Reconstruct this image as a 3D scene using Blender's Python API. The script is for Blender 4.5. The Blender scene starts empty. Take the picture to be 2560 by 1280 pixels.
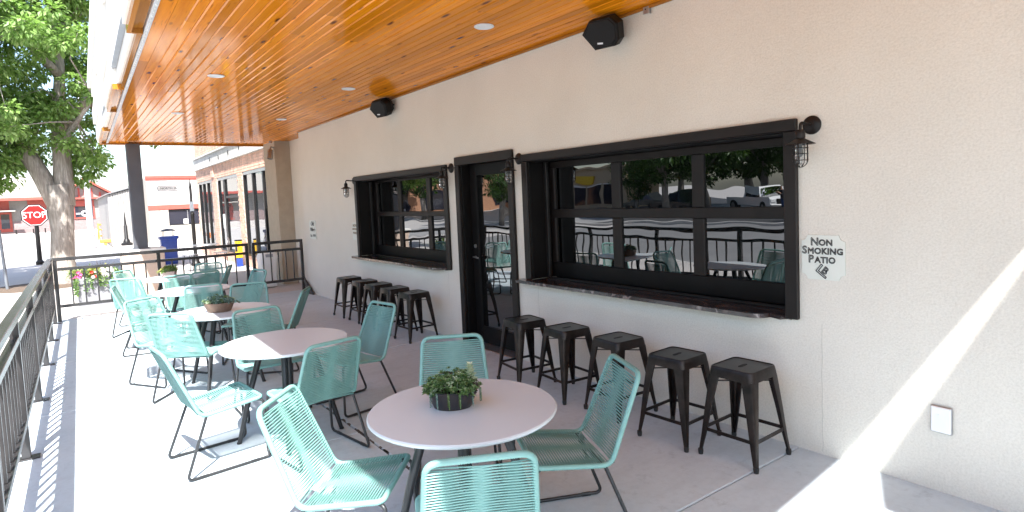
import bpy, bmesh, math, random
from mathutils import Vector, Matrix, Euler
PI = math.pi
SC = bpy.context.scene
COL = SC.collection
R = math.radians

# ------------------------------------------------------------------ camera
cam_d = bpy.data.cameras.new('camera'); cam = bpy.data.objects.new('camera', cam_d); COL.objects.link(cam)
SC.camera = cam
YAW, PITCH, ROLL = R(36.236), R(3.890), R(-2.532)
fw = Vector((math.sin(YAW)*math.cos(PITCH), math.cos(YAW)*math.cos(PITCH), -math.sin(PITCH)))
rt = Vector((math.cos(YAW), -math.sin(YAW), 0)); up = rt.cross(fw)
r2 = rt*math.cos(ROLL)+up*math.sin(ROLL); u2 = up*math.cos(ROLL)-rt*math.sin(ROLL)
cam.matrix_world = Matrix(((r2.x, u2.x, -fw.x, -3.584), (r2.y, u2.y, -fw.y, 0), (r2.z, u2.z, -fw.z, 1.65), (0, 0, 0, 1)))
cam_d.sensor_width = 36; cam_d.lens = 36*1514.4/2560; cam_d.shift_y = -0.0190
cam_d.clip_start = 0.05; cam_d.clip_end = 2000

# ------------------------------------------------------------------ sky, sun, exposure
SX, SY = 0.25, 0.67                       # shadow offset per metre of height
tosun = Vector((-SX, -SY, 1)).normalized()
world = bpy.data.worlds.new('World'); SC.world = world; world.use_nodes = True
nt = world.node_tree; nt.nodes.clear()
sky = nt.nodes.new('ShaderNodeTexSky'); sky.sky_type = 'NISHITA'; sky.sun_disc = False
sky.sun_elevation = math.asin(tosun.z); sky.sun_rotation = math.atan2(tosun.x, tosun.y)
sky.air_density = 1.0; sky.dust_density = 1.6; sky.ozone_density = 1.0
bg = nt.nodes.new('ShaderNodeBackground'); bg.inputs[1].default_value = 0.12
wo = nt.nodes.new('ShaderNodeOutputWorld')
nt.links.new(sky.outputs[0], bg.inputs[0]); nt.links.new(bg.outputs[0], wo.inputs[0])
sun_d = bpy.data.lights.new('sun', 'SUN'); sun_d.energy = 5.0; sun_d.angle = R(0.7); sun_d.color = (1, 0.98, 0.945)
sun = bpy.data.objects.new('sun', sun_d); COL.objects.link(sun)
sun.rotation_euler = (-tosun).to_track_quat('-Z', 'Y').to_euler()
SC.view_settings.view_transform = 'Standard'; SC.view_settings.look = 'None'
SC.view_settings.exposure = 1.78; SC.view_settings.gamma = 1
SC.cycles.max_bounces = 6; SC.cycles.diffuse_bounces = 4; SC.cycles.glossy_bounces = 3; SC.cycles.transmission_bounces = 6
SC.cycles.transparent_max_bounces = 8; SC.cycles.use_denoising = True; SC.cycles.use_adaptive_sampling = True; SC.cycles.adaptive_threshold = 0.02; SC.cycles.sample_clamp_indirect = 6
SC.cycles.caustics_reflective = False; SC.cycles.caustics_refractive = False

# ------------------------------------------------------------------ materials
MATS = {}
class NG:
    def __init__(s, name):
        s.m = bpy.data.materials.new(name); s.m.use_nodes = True; s.t = s.m.node_tree; s.t.nodes.clear()
        s.out = s.t.nodes.new('ShaderNodeOutputMaterial'); s.b = s.t.nodes.new('ShaderNodeBsdfPrincipled')
        s.t.links.new(s.b.outputs[0], s.out.inputs[0]); MATS[name] = s.m
    def n(s, typ, **kw):
        nd = s.t.nodes.new('ShaderNode'+typ)
        for k, v in kw.items():
            if k.startswith('i_'):
                key = k[2:]
                nd.inputs[int(key) if key.isdigit() else key.replace('_', ' ')].default_value = v
            else: setattr(nd, k, v)
        return nd
    def l(s, a, b): s.t.links.new(a, b)
    def pos(s, scale=(1, 1, 1), obj=False):
        if obj: o = s.n('TexCoord').outputs['Object']
        else: o = s.n('NewGeometry').outputs['Position']
        mp = s.n('Mapping'); mp.inputs['Scale'].default_value = scale; s.l(o, mp.inputs[0]); return mp.outputs[0]
    def noise(s, vec, scale, detail=4, rough=0.55):
        nz = s.n('TexNoise'); nz.inputs['Scale'].default_value = scale; nz.inputs['Detail'].default_value = detail
        nz.inputs['Roughness'].default_value = rough
        if vec is not None: s.l(vec, nz.inputs['Vector'])
        return nz.outputs[0]
    def ramp(s, fac, stops):
        r = s.n('ValToRGB'); s.l(fac, r.inputs[0]); e = r.color_ramp.elements
        while len(e) < len(stops): e.new(0.5)
        for k, (p, c) in enumerate(stops): e[k].position = p; e[k].color = (*c, 1) if len(c) == 3 else c
        return r.outputs[0]
    def mix(s, fac, a, b, mode='MIX'):
        m = s.n('Mix', data_type='RGBA', blend_type=mode)
        for v, i in ((fac, 0), (a, 6), (b, 7)):
            if hasattr(v, 'links'): s.l(v, m.inputs[i])
            else: m.inputs[i].default_value = v if i == 0 else ((*v, 1) if len(v) == 3 else v)
        return m.outputs[2]
    def bump(s, h, strength=0.2, dist=0.01, prev=None):
        b = s.n('Bump'); b.inputs['Strength'].default_value = strength; b.inputs['Distance'].default_value = dist
        s.l(h, b.inputs['Height'])
        if prev is not None: s.l(prev, b.inputs['Normal'])
        s.l(b.outputs[0], s.b.inputs['Normal']); return b.outputs[0]
    def set(s, **kw):
        for k, v in kw.items():
            i = s.b.inputs[k.replace('_', ' ')]
            if hasattr(v, 'links'): s.l(v, i)
            else: i.default_value = (*v, 1) if isinstance(v, tuple) and len(v) == 3 else v
        return s

def simple(name, col, rough=0.5, metal=0.0, var=0.12, scale=8, bump=0.0, bscale=60, coat=0.0, spec=0.5):
    g = NG(name); v = g.pos()
    dark = tuple(c*(1-var) for c in col); lite = tuple(min(1, c*(1+var)) for c in col)
    g.set(Base_Color=g.ramp(g.noise(v, scale), [(0.3, dark), (0.7, lite)]), Roughness=rough, Metallic=metal, Specular_IOR_Level=spec)
    if coat: g.set(Coat_Weight=coat, Coat_Roughness=0.15)
    if bump: g.bump(g.noise(v, bscale, 3), bump, 0.01)
    return g.m

# stucco wall
g = NG('stucco'); v = g.pos()
big = g.noise(v, 0.9, 5, 0.6)
c = g.ramp(big, [(0.3, (0.645, 0.60, 0.52)), (0.7, (0.75, 0.705, 0.62))])
fine = g.noise(v, 85, 4, 0.7)
c = g.mix(0.35, c, g.ramp(fine, [(0.35, (0.55, 0.525, 0.475)), (0.6, (0.78, 0.75, 0.69))]))
g.set(Base_Color=c, Roughness=0.92, Specular_IOR_Level=0.2)
b1 = g.bump(fine, 0.55, 0.006); b2 = g.bump(g.noise(v, 14, 3), 0.15, 0.01, b1)
# concrete
def concrete(name, a, b, seed=0.0, stain=0.35):
    g = NG(name); v = g.pos()
    n1 = g.noise(v, 1.3, 6, 0.65); n2 = g.noise(v, 22, 5, 0.7); n3 = g.noise(g.pos((1, 5, 1)), 2.0, 5)
    c = g.ramp(n1, [(0.3, a), (0.7, b)])
    c = g.mix(g.ramp(n2, [(0.45, (0, 0, 0)), (0.75, (0.3, 0.3, 0.3))]), c, tuple(x*0.7 for x in a))
    c = g.mix(g.ramp(n3, [(0.5, (0, 0, 0)), (0.85, (stain, stain, stain))]), c, tuple(x*0.68 for x in a))
    sp_ = g.ramp(g.noise(v, 5.5, 6, 0.75), [(0.58, (0, 0, 0)), (0.74, (0.5, 0.5, 0.5))]); c = g.mix(sp_, c, tuple(x*0.62 for x in a))
    sc_ = g.ramp(g.noise(g.pos((9, 1.2, 1)), 3.0, 5, 0.7), [(0.60, (0, 0, 0)), (0.70, (0.35, 0.35, 0.35))]); c = g.mix(sc_, c, tuple(x*0.75 for x in a))
    g.set(Base_Color=c, Roughness=g.ramp(n1, [(0.3, (0.55,)*3), (0.7, (0.75,)*3)]), Specular_IOR_Level=0.35)
    g.bump(n2, 0.18, 0.004)
    return g.m
concrete('concrete', (0.475, 0.54, 0.585), (0.56, 0.63, 0.675))
concrete('sidewalk', (0.45, 0.42, 0.395), (0.53, 0.50, 0.47))
concrete('road', (0.30, 0.29, 0.285), (0.37, 0.36, 0.35))
concrete('asphalt', (0.19, 0.187, 0.185), (0.24, 0.237, 0.235))
concrete('lot', (0.05, 0.05, 0.052), (0.075, 0.075, 0.078))
concrete('kerb', (0.50, 0.48, 0.45), (0.6, 0.58, 0.55))
concrete('peach_stucco', (0.60, 0.47, 0.38), (0.66, 0.52, 0.43), stain=0.1)
simple('joint', (0.12, 0.11, 0.10), 0.9)
simple('mulch', (0.10, 0.07, 0.05), 0.95, var=0.5, scale=30, bump=0.8, bscale=40)
# varnished pine
def wood(name, c0, c1, c2, knots=True, rough=0.4, coat=0.7):
    g = NG(name)
    oi = g.n('ObjectInfo'); rnd = oi.outputs['Random']
    geo = g.n('NewGeometry'); add = g.n('VectorMath', operation='ADD')
    sc_ = g.n('VectorMath', operation='SCALE'); comb = g.n('CombineXYZ')
    for i in range(3): g.l(rnd, comb.inputs[i])
    g.l(comb.outputs[0], sc_.inputs[0]); sc_.inputs['Scale'].default_value = 37.0
    g.l(geo.outputs['Position'], add.inputs[0]); g.l(sc_.outputs[0], add.inputs[1])
    mp = g.n('Mapping'); mp.inputs['Scale'].default_value = (16, 0.8, 16); g.l(add.outputs[0], mp.inputs[0])
    gr = g.noise(mp.outputs[0], 2.2, 6, 0.65)
    base = g.ramp(gr, [(0.25, c0), (0.5, c1), (0.75, c2)])
    base = g.mix(g.ramp(rnd, [(0, (0, 0, 0)), (1, (0.85, 0.85, 0.85))]), base, tuple(x*0.58 for x in c1))
    if knots:
        mp2 = g.n('Mapping'); mp2.inputs['Scale'].default_value = (7.5, 2.2, 7.5); g.l(add.outputs[0], mp2.inputs[0])
        vo = g.n('TexVoronoi'); vo.inputs['Scale'].default_value = 1.0; vo.inputs['Randomness'].default_value = 1.0; g.l(mp2.outputs[0], vo.inputs['Vector'])
        kf = g.ramp(vo.outputs['Distance'], [(0.08, (0.95,)*3), (0.17, (0.0,)*3)])
        base = g.mix(kf, base, (0.10, 0.024, 0.004))
        mp3 = g.n('Mapping'); mp3.inputs['Scale'].default_value = (40, 2.0, 40); g.l(add.outputs[0], mp3.inputs[0])
        st = g.ramp(g.noise(mp3.outputs[0], 1.6, 3), [(0.63, (0, 0, 0)), (0.72, (0.6, 0.6, 0.6))])
        base = g.mix(st, base, (0.22, 0.055, 0.006))
    g.set(Base_Color=base, Roughness=rough, Coat_Weight=coat, Coat_Roughness=0.09, Coat_IOR=1.34, Specular_IOR_Level=0.0)
    g.bump(g.noise(g.pos((3, 1.2, 3)), 3.0, 2), 0.12, 0.012)
    return g.m
wood('pine', (0.62, 0.165, 0.003), (0.82, 0.26, 0.007), (0.90, 0.34, 0.015))
wood('pine_trim', (0.42, 0.14, 0.02), (0.52, 0.20, 0.03), (0.58, 0.25, 0.05), knots=False)
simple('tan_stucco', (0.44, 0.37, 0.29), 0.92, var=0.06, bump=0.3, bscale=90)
simple('hairline', (0.52, 0.49, 0.44), 0.95)
simple('white_stucco', (0.80, 0.78, 0.74), 0.9, var=0.04, bump=0.25, bscale=90)
simple('grey_stucco', (0.30, 0.32, 0.35), 0.9, var=0.06, bump=0.3, bscale=90)  # grey of the painted shade strips on the fascia and of the can flap
simple('black_metal', (0.010, 0.009, 0.009), 0.42, 0.0, spec=0.35, var=0.35, scale=5, bump=0.03, bscale=20)
simple('rail_metal', (0.028, 0.027, 0.028), 0.26, 0.0, var=0.35, scale=6, bump=0.04, bscale=30)
simple('black_paint', (0.005, 0.0045, 0.0045), 0.5, spec=0.2, var=0.3, scale=6, bump=0.05, bscale=25)
simple('bronze_paint', (0.011, 0.008, 0.007), 0.45, spec=0.3, var=0.3, scale=7)
simple('stool_metal', (0.022, 0.016, 0.014), 0.30, 0.55, spec=0.45, var=0.55, scale=14, bump=0.03, bscale=40)
simple('leg_metal', (0.030, 0.032, 0.035), 0.38, 0.3, var=0.2)
simple('led_channel', (0.62, 0.62, 0.64), 0.4, 0.6)
simple('clear_dot', (0.9, 0.9, 0.9), 0.2)
simple('white_plastic', (0.80, 0.80, 0.80), 0.4, var=0.03)
simple('table_top', (0.585, 0.635, 0.665), 0.26, var=0.015, scale=2.0)
simple('grey_column', (0.085, 0.090, 0.105), 0.6, var=0.12, scale=3, bump=0.1, bscale=60)
simple('galv', (0.45, 0.45, 0.46), 0.35, 0.9)
simple('rubber', (0.02, 0.02, 0.02), 0.8)
simple('soil', (0.05, 0.035, 0.025), 1.0, var=0.4, scale=60)
simple('dark_bowl', (0.025, 0.023, 0.025), 0.45)
simple('brown_bowl', (0.16, 0.10, 0.07), 0.7, var=0.25, scale=20)
simple('pink_box', (0.42, 0.31, 0.28), 0.8)
simple('white_planter', (0.26, 0.26, 0.28), 0.55, var=0.04)
simple('sign_paint', (0.70, 0.72, 0.66), 0.75, var=0.03)
simple('ink', (0.02, 0.02, 0.022), 0.7)
simple('faded_ink', (0.42, 0.36, 0.28), 0.8)
simple('red_sign', (0.36, 0.006, 0.006), 0.45, var=0.05)
simple('sign_white', (0.85, 0.85, 0.85), 0.5, var=0.02)
simple('red_trim', (0.38, 0.07, 0.05), 0.6, var=0.1)
simple('cream_siding', (0.36, 0.335, 0.30), 0.8, var=0.05)
simple('white_siding', (0.55, 0.54, 0.52), 0.8, var=0.03)
simple('grey_siding', (0.27, 0.26, 0.25), 0.8, var=0.06)
simple('mauve_brick', (0.25, 0.185, 0.18), 0.85, var=0.12)
simple('depot_stone', (0.27, 0.25, 0.23), 0.85, var=0.1)
simple('cream_roof', (0.36, 0.33, 0.29), 0.9, var=0.08)
simple('brick', (0.68, 0.42, 0.32), 0.85, var=0.28, scale=6, bump=0.2, bscale=70)
simple('mortar', (0.70, 0.58, 0.50), 0.95)
simple('band_paint', (0.55, 0.53, 0.50), 0.8, var=0.15, scale=4)
simple('blue_plastic', (0.02, 0.055, 0.30), 0.35, var=0.15)
simple('orange_paint', (0.70, 0.22, 0.05), 0.6)
simple('yellow_paint', (0.75, 0.48, 0.02), 0.45)
simple('light_pole', (0.55, 0.57, 0.60), 0.45, 0.3)
simple('post_metal', (0.20, 0.22, 0.25), 0.5, 0.4)
simple('beige_wall', (0.55, 0.42, 0.28), 0.85)
simple('tan_wall', (0.42, 0.22, 0.13), 0.85)
simple('car_white', (0.80, 0.80, 0.80), 0.25, var=0.02, coat=1.0)
simple('car_dark', (0.03, 0.035, 0.04), 0.25, var=0.1, coat=1.0)
simple('skin', (0.45, 0.26, 0.18), 0.6, var=0.05)
simple('shirt', (0.03, 0.03, 0.035), 0.9)
simple('jeans', (0.06, 0.10, 0.22), 0.9)
simple('hair', (0.04, 0.025, 0.015), 0.7)
simple('paper', (0.8, 0.8, 0.78), 0.8)
# marble counter
g = NG('marble'); v = g.pos((1, 1, 1))
w = g.n('TexWave', wave_type='BANDS'); w.inputs['Scale'].default_value = 3.0; w.inputs['Distortion'].default_value = 14; w.inputs['Detail'].default_value = 4; g.l(v, w.inputs[0])
veins = g.ramp(w.outputs[0], [(0.93, (0, 0, 0)), (1.0, (0.6, 0.6, 0.6))])
sp = g.ramp(g.noise(v, 9, 4), [(0.60, (0, 0, 0)), (0.68, (0.7, 0.7, 0.7))])
c = g.mix(veins, (0.030, 0.020, 0.020), (0.35, 0.29, 0.27)); c = g.mix(sp, c, (0.10, 0.07, 0.065))
g.set(Base_Color=c, Roughness=0.22, Coat_Weight=0.4, Coat_Roughness=0.08)
# cord
g = NG('teal_cord'); v = g.pos()
c = g.ramp(g.noise(v, 30, 2), [(0.3, (0.175, 0.36, 0.33)), (0.7, (0.21, 0.41, 0.375))])
c = g.mix(g.ramp(g.n('ObjectInfo').outputs['Random'], [(0, (0, 0, 0)), (1, (0.22, 0.22, 0.22))]), c, (0.15, 0.29, 0.27))
g.set(Base_Color=c, Roughness=0.45, Specular_IOR_Level=0.5)
# window glass: dark tinted, mirror-like, slightly wavy
def mirror_glass(name, ior, tint, wave=0.02, wscale=2.2):
    g = NG(name); g.t.nodes.remove(g.b)
    v = g.pos((0.6, 1.0, 1.5)); nz = g.noise(v, wscale, 1)
    bp = g.n('Bump'); bp.inputs['Strength'].default_value = wave; bp.inputs['Distance'].default_value = 0.1; g.l(nz, bp.inputs['Height'])
    fr = g.n('Fresnel'); fr.inputs['IOR'].default_value = ior
    df = g.n('BsdfDiffuse'); df.inputs[0].default_value = (*tint, 1)
    gl = g.n('BsdfGlossy'); gl.inputs['Roughness'].default_value = 0.0; gl.inputs['Color'].default_value = (0.96, 0.98, 1, 1)
    g.l(bp.outputs[0], gl.inputs['Normal'])
    mx = g.n('MixShader'); g.l(fr.outputs[0], mx.inputs[0]); g.l(df.outputs[0], mx.inputs[1]); g.l(gl.outputs[0], mx.inputs[2])
    g.l(mx.outputs[0], g.out.inputs[0]); return g.m
mirror_glass('pane_glass', 2.25, (0.002, 0.002, 0.002), 0.018)
mirror_glass('shop_glass', 2.6, (0.02, 0.025, 0.03), 0.010)
mirror_glass('far_glass', 1.6, (0.025, 0.025, 0.035), 0.0)
g = NG('jar_glass'); g.set(Base_Color=(0.95, 0.97, 0.97), Roughness=0.03, Transmission_Weight=0.9, IOR=1.2); g.set(Specular_IOR_Level=0.8)
# leaves
def leafmat(name, stops, trans=0.35):
    g = NG(name); geo = g.n('NewGeometry')
    c = g.ramp(geo.outputs['Random Per Island'], stops)
    g.set(Base_Color=c, Roughness=0.45, Specular_IOR_Level=0.4)
    tr = g.n('BsdfTranslucent'); g.l(g.mix(0.5, c, (0.25, 0.5, 0.04)), tr.inputs[0])
    mx = g.n('MixShader'); mx.inputs[0].default_value = trans
    g.l(g.b.outputs[0], mx.inputs[1]); g.l(tr.outputs[0], mx.inputs[2]); g.l(mx.outputs[0], g.out.inputs[0]); return g.m
leafmat('tree_leaf', [(0, (0.12, 0.20, 0.05)), (0.5, (0.20, 0.32, 0.09)), (1, (0.34, 0.45, 0.18))], .4)
leafmat('dark_leaf', [(0, (0.03, 0.065, 0.02)), (0.5, (0.045, 0.10, 0.025)), (1, (0.08, 0.14, 0.04))], 0.25)
leafmat('succ_green', [(0, (0.05, 0.10, 0.03)), (0.45, (0.09, 0.17, 0.05)), (0.8, (0.15, 0.24, 0.09)), (1, (0.30, 0.36, 0.20))], 0.1)
leafmat('succ_blue', [(0, (0.06, 0.13, 0.12)), (0.6, (0.14, 0.24, 0.21)), (1, (0.35, 0.42, 0.36))], 0.1)
leafmat('succ_pale', [(0, (0.35, 0.45, 0.28)), (1, (0.62, 0.68, 0.50))], 0.1)
leafmat('succ_dark', [(0, (0.03, 0.015, 0.025)), (1, (0.08, 0.04, 0.05))], 0.1)
leafmat('succ_pink', [(0, (0.45, 0.25, 0.18)), (1, (0.6, 0.42, 0.34))], 0.1)
leafmat('bed_leaf', [(0, (0.06, 0.12, 0.03)), (0.6, (0.14, 0.24, 0.06)), (1, (0.25, 0.34, 0.12))], 0.3)
leafmat('lime_leaf', [(0, (0.20, 0.22, 0.05)), (1, (0.42, 0.40, 0.14))], 0.3)
leafmat('purple_grass', [(0, (0.10, 0.05, 0.05)), (1, (0.22, 0.13, 0.12))], 0.2)
simple('petal_red', (0.55, 0.02, 0.015), 0.6); simple('petal_pink', (0.60, 0.10, 0.28), 0.6); simple('petal_white', (0.75, 0.72, 0.68), 0.6)
# bark
g = NG('bark'); v = g.pos((1, 1, 0.35))
n1 = g.noise(v, 5, 6, 0.65); n2 = g.noise(g.pos((1, 1, 0.12)), 26, 5, 0.6)
c = g.ramp(n1, [(0.3, (0.27, 0.235, 0.205)), (0.7, (0.46, 0.415, 0.375))]); c = g.mix(g.ramp(n2, [(0.4, (0.6,)*3), (0.6, (0,)*3)]), c, (0.16, 0.13, 0.11))
g.set(Base_Color=c, Roughness=0.95); g.bump(n2, 0.7, 0.04)

# ------------------------------------------------------------------ mesh helpers
def V(*a): return Vector(a)
class MB:
    def __init__(s): s.v = []; s.f = []; s.mi = []; s.cur = 0
    def add(s, vs, fs):
        o = len(s.v); s.v += [tuple(p) for p in vs]
        for f in fs: s.f.append(tuple(i+o for i in f)); s.mi.append(s.cur)
        return s
    def box(s, x0, x1, y0, y1, z0, z1):
        return s.add([(x0,y0,z0),(x1,y0,z0),(x1,y1,z0),(x0,y1,z0),(x0,y0,z1),(x1,y0,z1),(x1,y1,z1),(x0,y1,z1)],
                     [(0,3,2,1),(4,5,6,7),(0,1,5,4),(1,2,6,5),(2,3,7,6),(3,0,4,7)])
    def bbox(s, x0, x1, y0, y1, z0, z1, b=0.004):
        if x1 < x0: x0, x1 = x1, x0
        if y1 < y0: y0, y1 = y1, y0
        b = min(b, (x1-x0)*.45, (y1-y0)*.45, (z1-z0)*.45)
        def ring(x0, x1, y0, y1, z, c): return [(x0+c,y0,z),(x1-c,y0,z),(x1,y0+c,z),(x1,y1-c,z),(x1-c,y1,z),(x0+c,y1,z),(x0,y1-c,z),(x0,y0+c,z)]
        rs = [ring(x0+b,x1-b,y0+b,y1-b,z0,b*.2), ring(x0,x1,y0,y1,z0+b,b), ring(x0,x1,y0,y1,z1-b,b), ring(x0+b,x1-b,y0+b,y1-b,z1,b*.2)]
        fs = [tuple(range(7,-1,-1)), tuple(range(24,32))]
        for k in range(3):
            for i in range(8): j = (i+1) % 8; fs.append((k*8+i, k*8+j, k*8+8+j, k*8+8+i))
        return s.add([p for r in rs for p in r], fs)
    def beam(s, a, b, w, h, roll=0.0, upv=(0,0,1)):
        a, b = Vector(a), Vector(b); d = (b-a).normalized(); u = Vector(upv)
        if abs(d.dot(u)) > 0.99: u = V(0, 1, 0)
        x = d.cross(u).normalized(); z = x.cross(d)
        q = [a+x*sx*w/2+z*sz*h/2 for sx, sz in ((-1,-1),(1,-1),(1,1),(-1,1))]+[b+x*sx*w/2+z*sz*h/2 for sx, sz in ((-1,-1),(1,-1),(1,1),(-1,1))]
        return s.add(q, [(0,1,2,3),(7,6,5,4),(0,4,5,1),(1,5,6,2),(2,6,7,3),(3,7,4,0)])
    def tube(s, pts, r, n=8, closed=False, caps=True):
        pts = [Vector(p) for p in pts]; m = len(pts)
        rs = r if isinstance(r, (list, tuple)) else [r]*m
        tang = []
        for i in range(m):
            a = pts[(i-1) % m] if (closed or i > 0) else pts[i]; b = pts[(i+1) % m] if (closed or i < m-1) else pts[i]
            t = b-a; tang.append(t.normalized() if t.length > 1e-9 else V(0, 0, 1))
        t0 = tang[0]; u = V(0, 0, 1) if abs(t0.z) < 0.9 else V(1, 0, 0); x = t0.cross(u).normalized()
        vs = []
        for i in range(m):
            t = tang[i]; x = (x-t*x.dot(t)).normalized(); y = t.cross(x)
            for k in range(n):
                a = 2*PI*k/n; vs.append(pts[i]+(x*math.cos(a)+y*math.sin(a))*rs[i])
        fs = []
        for i in range(m if closed else m-1):
            j = (i+1) % m
            for k in range(n): l = (k+1) % n; fs.append((i*n+k, i*n+l, j*n+l, j*n+k))
        if caps and not closed: fs.append(tuple(range(n-1,-1,-1))); fs.append(tuple((m-1)*n+k for k in range(n)))
        return s.add(vs, fs)
    def lathe(s, prof, n=24, c=(0,0,0), ang=None):
        vs = []; fs = []; m = len(prof); c = Vector(c)
        for k in range(n):
            a = 2*PI*k/n
            for r, z in prof: vs.append(c+V(r*math.cos(a), r*math.sin(a), z))
        for k in range(n):
            l = (k+1) % n
            for i in range(m-1):
                if prof[i][0] < 1e-6 and prof[i+1][0] < 1e-6: continue
                if prof[i][0] < 1e-6: fs.append((k*m+i, l*m+i+1, k*m+i+1))
                elif prof[i+1][0] < 1e-6: fs.append((k*m+i, l*m+i, k*m+i+1))
                else: fs.append((k*m+i, l*m+i, l*m+i+1, k*m+i+1))
        return s.add(vs, fs)
    def prism(s, poly, d0, d1, axis='z'):
        n = len(poly)
        def P(a, b, d): return {'z': (a, b, d), 'y': (a, d, b), 'x': (d, a, b)}[axis]
        vs = [P(a, b, d0) for a, b in poly]+[P(a, b, d1) for a, b in poly]
        fs = [tuple(range(n-1,-1,-1)), tuple(range(n, 2*n))]+[(i, (i+1) % n, n+(i+1) % n, n+i) for i in range(n)]
        return s.add(vs, fs)
    def loft(s, rings, caps=True):
        n = len(rings[0]); vs = [p for r in rings for p in r]; fs = []
        for k in range(len(rings)-1):
            for i in range(n): j = (i+1) % n; fs.append((k*n+i, k*n+j, (k+1)*n+j, (k+1)*n+i))
        if caps: fs.append(tuple(range(n-1,-1,-1))); fs.append(tuple((len(rings)-1)*n+i for i in range(n)))
        return s.add(vs, fs)
    def sphere(s, c, r, n=8, m=6, sc=(1,1,1)):
        c = Vector(c); vs = [c+V(0,0,-r*sc[2])]; fs = []
        for i in range(1, m):
            ph = -PI/2+PI*i/m
            for k in range(n): a = 2*PI*k/n; vs.append(c+V(r*sc[0]*math.cos(ph)*math.cos(a), r*sc[1]*math.cos(ph)*math.sin(a), r*sc[2]*math.sin(ph)))
        vs.append(c+V(0,0,r*sc[2])); t = len(vs)-1
        for k in range(n):
            l = (k+1) % n; fs.append((0, 1+l, 1+k)); fs.append((t, 1+(m-2)*n+k, 1+(m-2)*n+l))
            for i in range(m-2): fs.append((1+i*n+k, 1+i*n+l, 1+(i+1)*n+l, 1+(i+1)*n+k))
        return s.add(vs, fs)
    def leaf(s, c, d, n, L, W, cup=0.15):
        d = Vector(d).normalized(); n = Vector(n); x = d.cross(n)
        if x.length < 1e-5: x = d.orthogonal()
        x.normalize(); n = x.cross(d); c = Vector(c)
        return s.add([c, c+d*L*.45+x*W*.5+n*L*cup*.5, c+d*L-n*L*cup*.3, c+d*L*.45-x*W*.5+n*L*cup*.5], [(0, 1, 2, 3)])
    def mesh(s, name, smooth=None, mats=None):
        me = bpy.data.meshes.new(name); me.from_pydata(s.v, [], s.f); me.update()
        if mats:
            for m in mats: me.materials.append(MATS[m])
            me.polygons.foreach_set('material_index', s.mi)
        if smooth is not None:
            me.polygons.foreach_set('use_smooth', [True]*len(me.polygons))
            if smooth < 179: me.set_sharp_from_angle(angle=R(smooth))
        return me
    def build(s, name, mat, parent=None, org=None, smooth=None, **tags):
        if org is not None:
            o = Vector(org); s.v = [tuple(Vector(p)-o) for p in s.v]
        mats = [mat] if isinstance(mat, str) else list(mat)
        return link(name, s.mesh(name, smooth, mats), parent, loc=(org if org is not None and parent is None else None), **tags)
def link(name, me, parent=None, loc=None, **tags):
    ob = bpy.data.objects.new(name, me); COL.objects.link(ob)
    if parent is not None: ob.parent = parent
    if loc is not None: ob.location = loc
    tag(ob, **tags); return ob
def tag(o, label=None, cat=None, group=None, kind=None):
    if label: o['label'] = label
    if cat: o['category'] = cat
    if group: o['group'] = group
    if kind: o['kind'] = kind
    return o
def thing(name, label, cat, loc=(0,0,0), rz=0.0, group=None):
    o = bpy.data.objects.new(name, None); COL.objects.link(o); o.empty_display_size = 0.1
    o.location = loc; o.rotation_euler = (0, 0, rz); return tag(o, label, cat, group)
def copy_tree(o, loc=None, rz=None, label=None, parent=None, scale=None):
    c = o.copy(); COL.objects.link(c); c.parent = parent
    if loc is not None: c.location = loc
    if rz is not None: c.rotation_euler = (0, 0, rz)
    if scale is not None: c.scale = scale
    if label: c['label'] = label
    for ch in list(o.children): copy_tree(ch, parent=c)
    return c
def fillet(pts, r, n=5, closed=False):
    pts = [Vector(p) for p in pts]; out = []; m = len(pts)
    rr = r if isinstance(r, (list, tuple)) else [r]*m
    for i in range(m):
        if not closed and i in (0, m-1): out.append(pts[i]); continue
        p, a, b = pts[i], pts[(i-1) % m], pts[(i+1) % m]
        da, db = (a-p), (b-p); k = min(rr[i], da.length*.48, db.length*.48)
        A, B = p+da.normalized()*k, p+db.normalized()*k
        for j in range(n+1):
            t = j/n; out.append(A*(1-t)**2+p*2*t*(1-t)+B*t*t)
    return out
def resample(pts, step, closed=False):
    P = list(pts)+([pts[0]] if closed else []); out = []; acc = 0.0
    for a, b in zip(P[:-1], P[1:]):
        L = (b-a).length
        while acc < L: out.append(a.lerp(b, acc/L)); acc += step
        acc -= L
    return out
def text_mesh(txt, size, extrude=0.0, outline=0.0, align='CENTER', sx=1.0, shear=0.0, spacing=1.0):
    cu = bpy.data.curves.new('txt', 'FONT'); cu.body = txt; cu.size = size; cu.align_x = align; cu.align_y = 'CENTER'; cu.space_character = spacing
    cu.shear = shear; cu.resolution_u = 3
    if outline: cu.fill_mode = 'NONE'; cu.bevel_depth = outline; cu.bevel_resolution = 0
    else: cu.extrude = extrude
    ob = bpy.data.objects.new('txt', cu); COL.objects.link(ob)
    dg = bpy.context.evaluated_depsgraph_get(); dg.update()
    me = bpy.data.meshes.new_from_object(ob.evaluated_get(dg)); bpy.data.objects.remove(ob); bpy.data.curves.remove(cu)
    if sx != 1.0: me.transform(Matrix.Diagonal((sx, 1, 1, 1)))
    return me
def text_on(name, txt, size, loc, rot, mat, parent=None, **kw):
    me = text_mesh(txt, size, **kw); me.materials.clear(); me.materials.append(MATS[mat]); me.name = name
    o = link(name, me, parent); o.location = loc; o.rotation_euler = rot; return o

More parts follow.
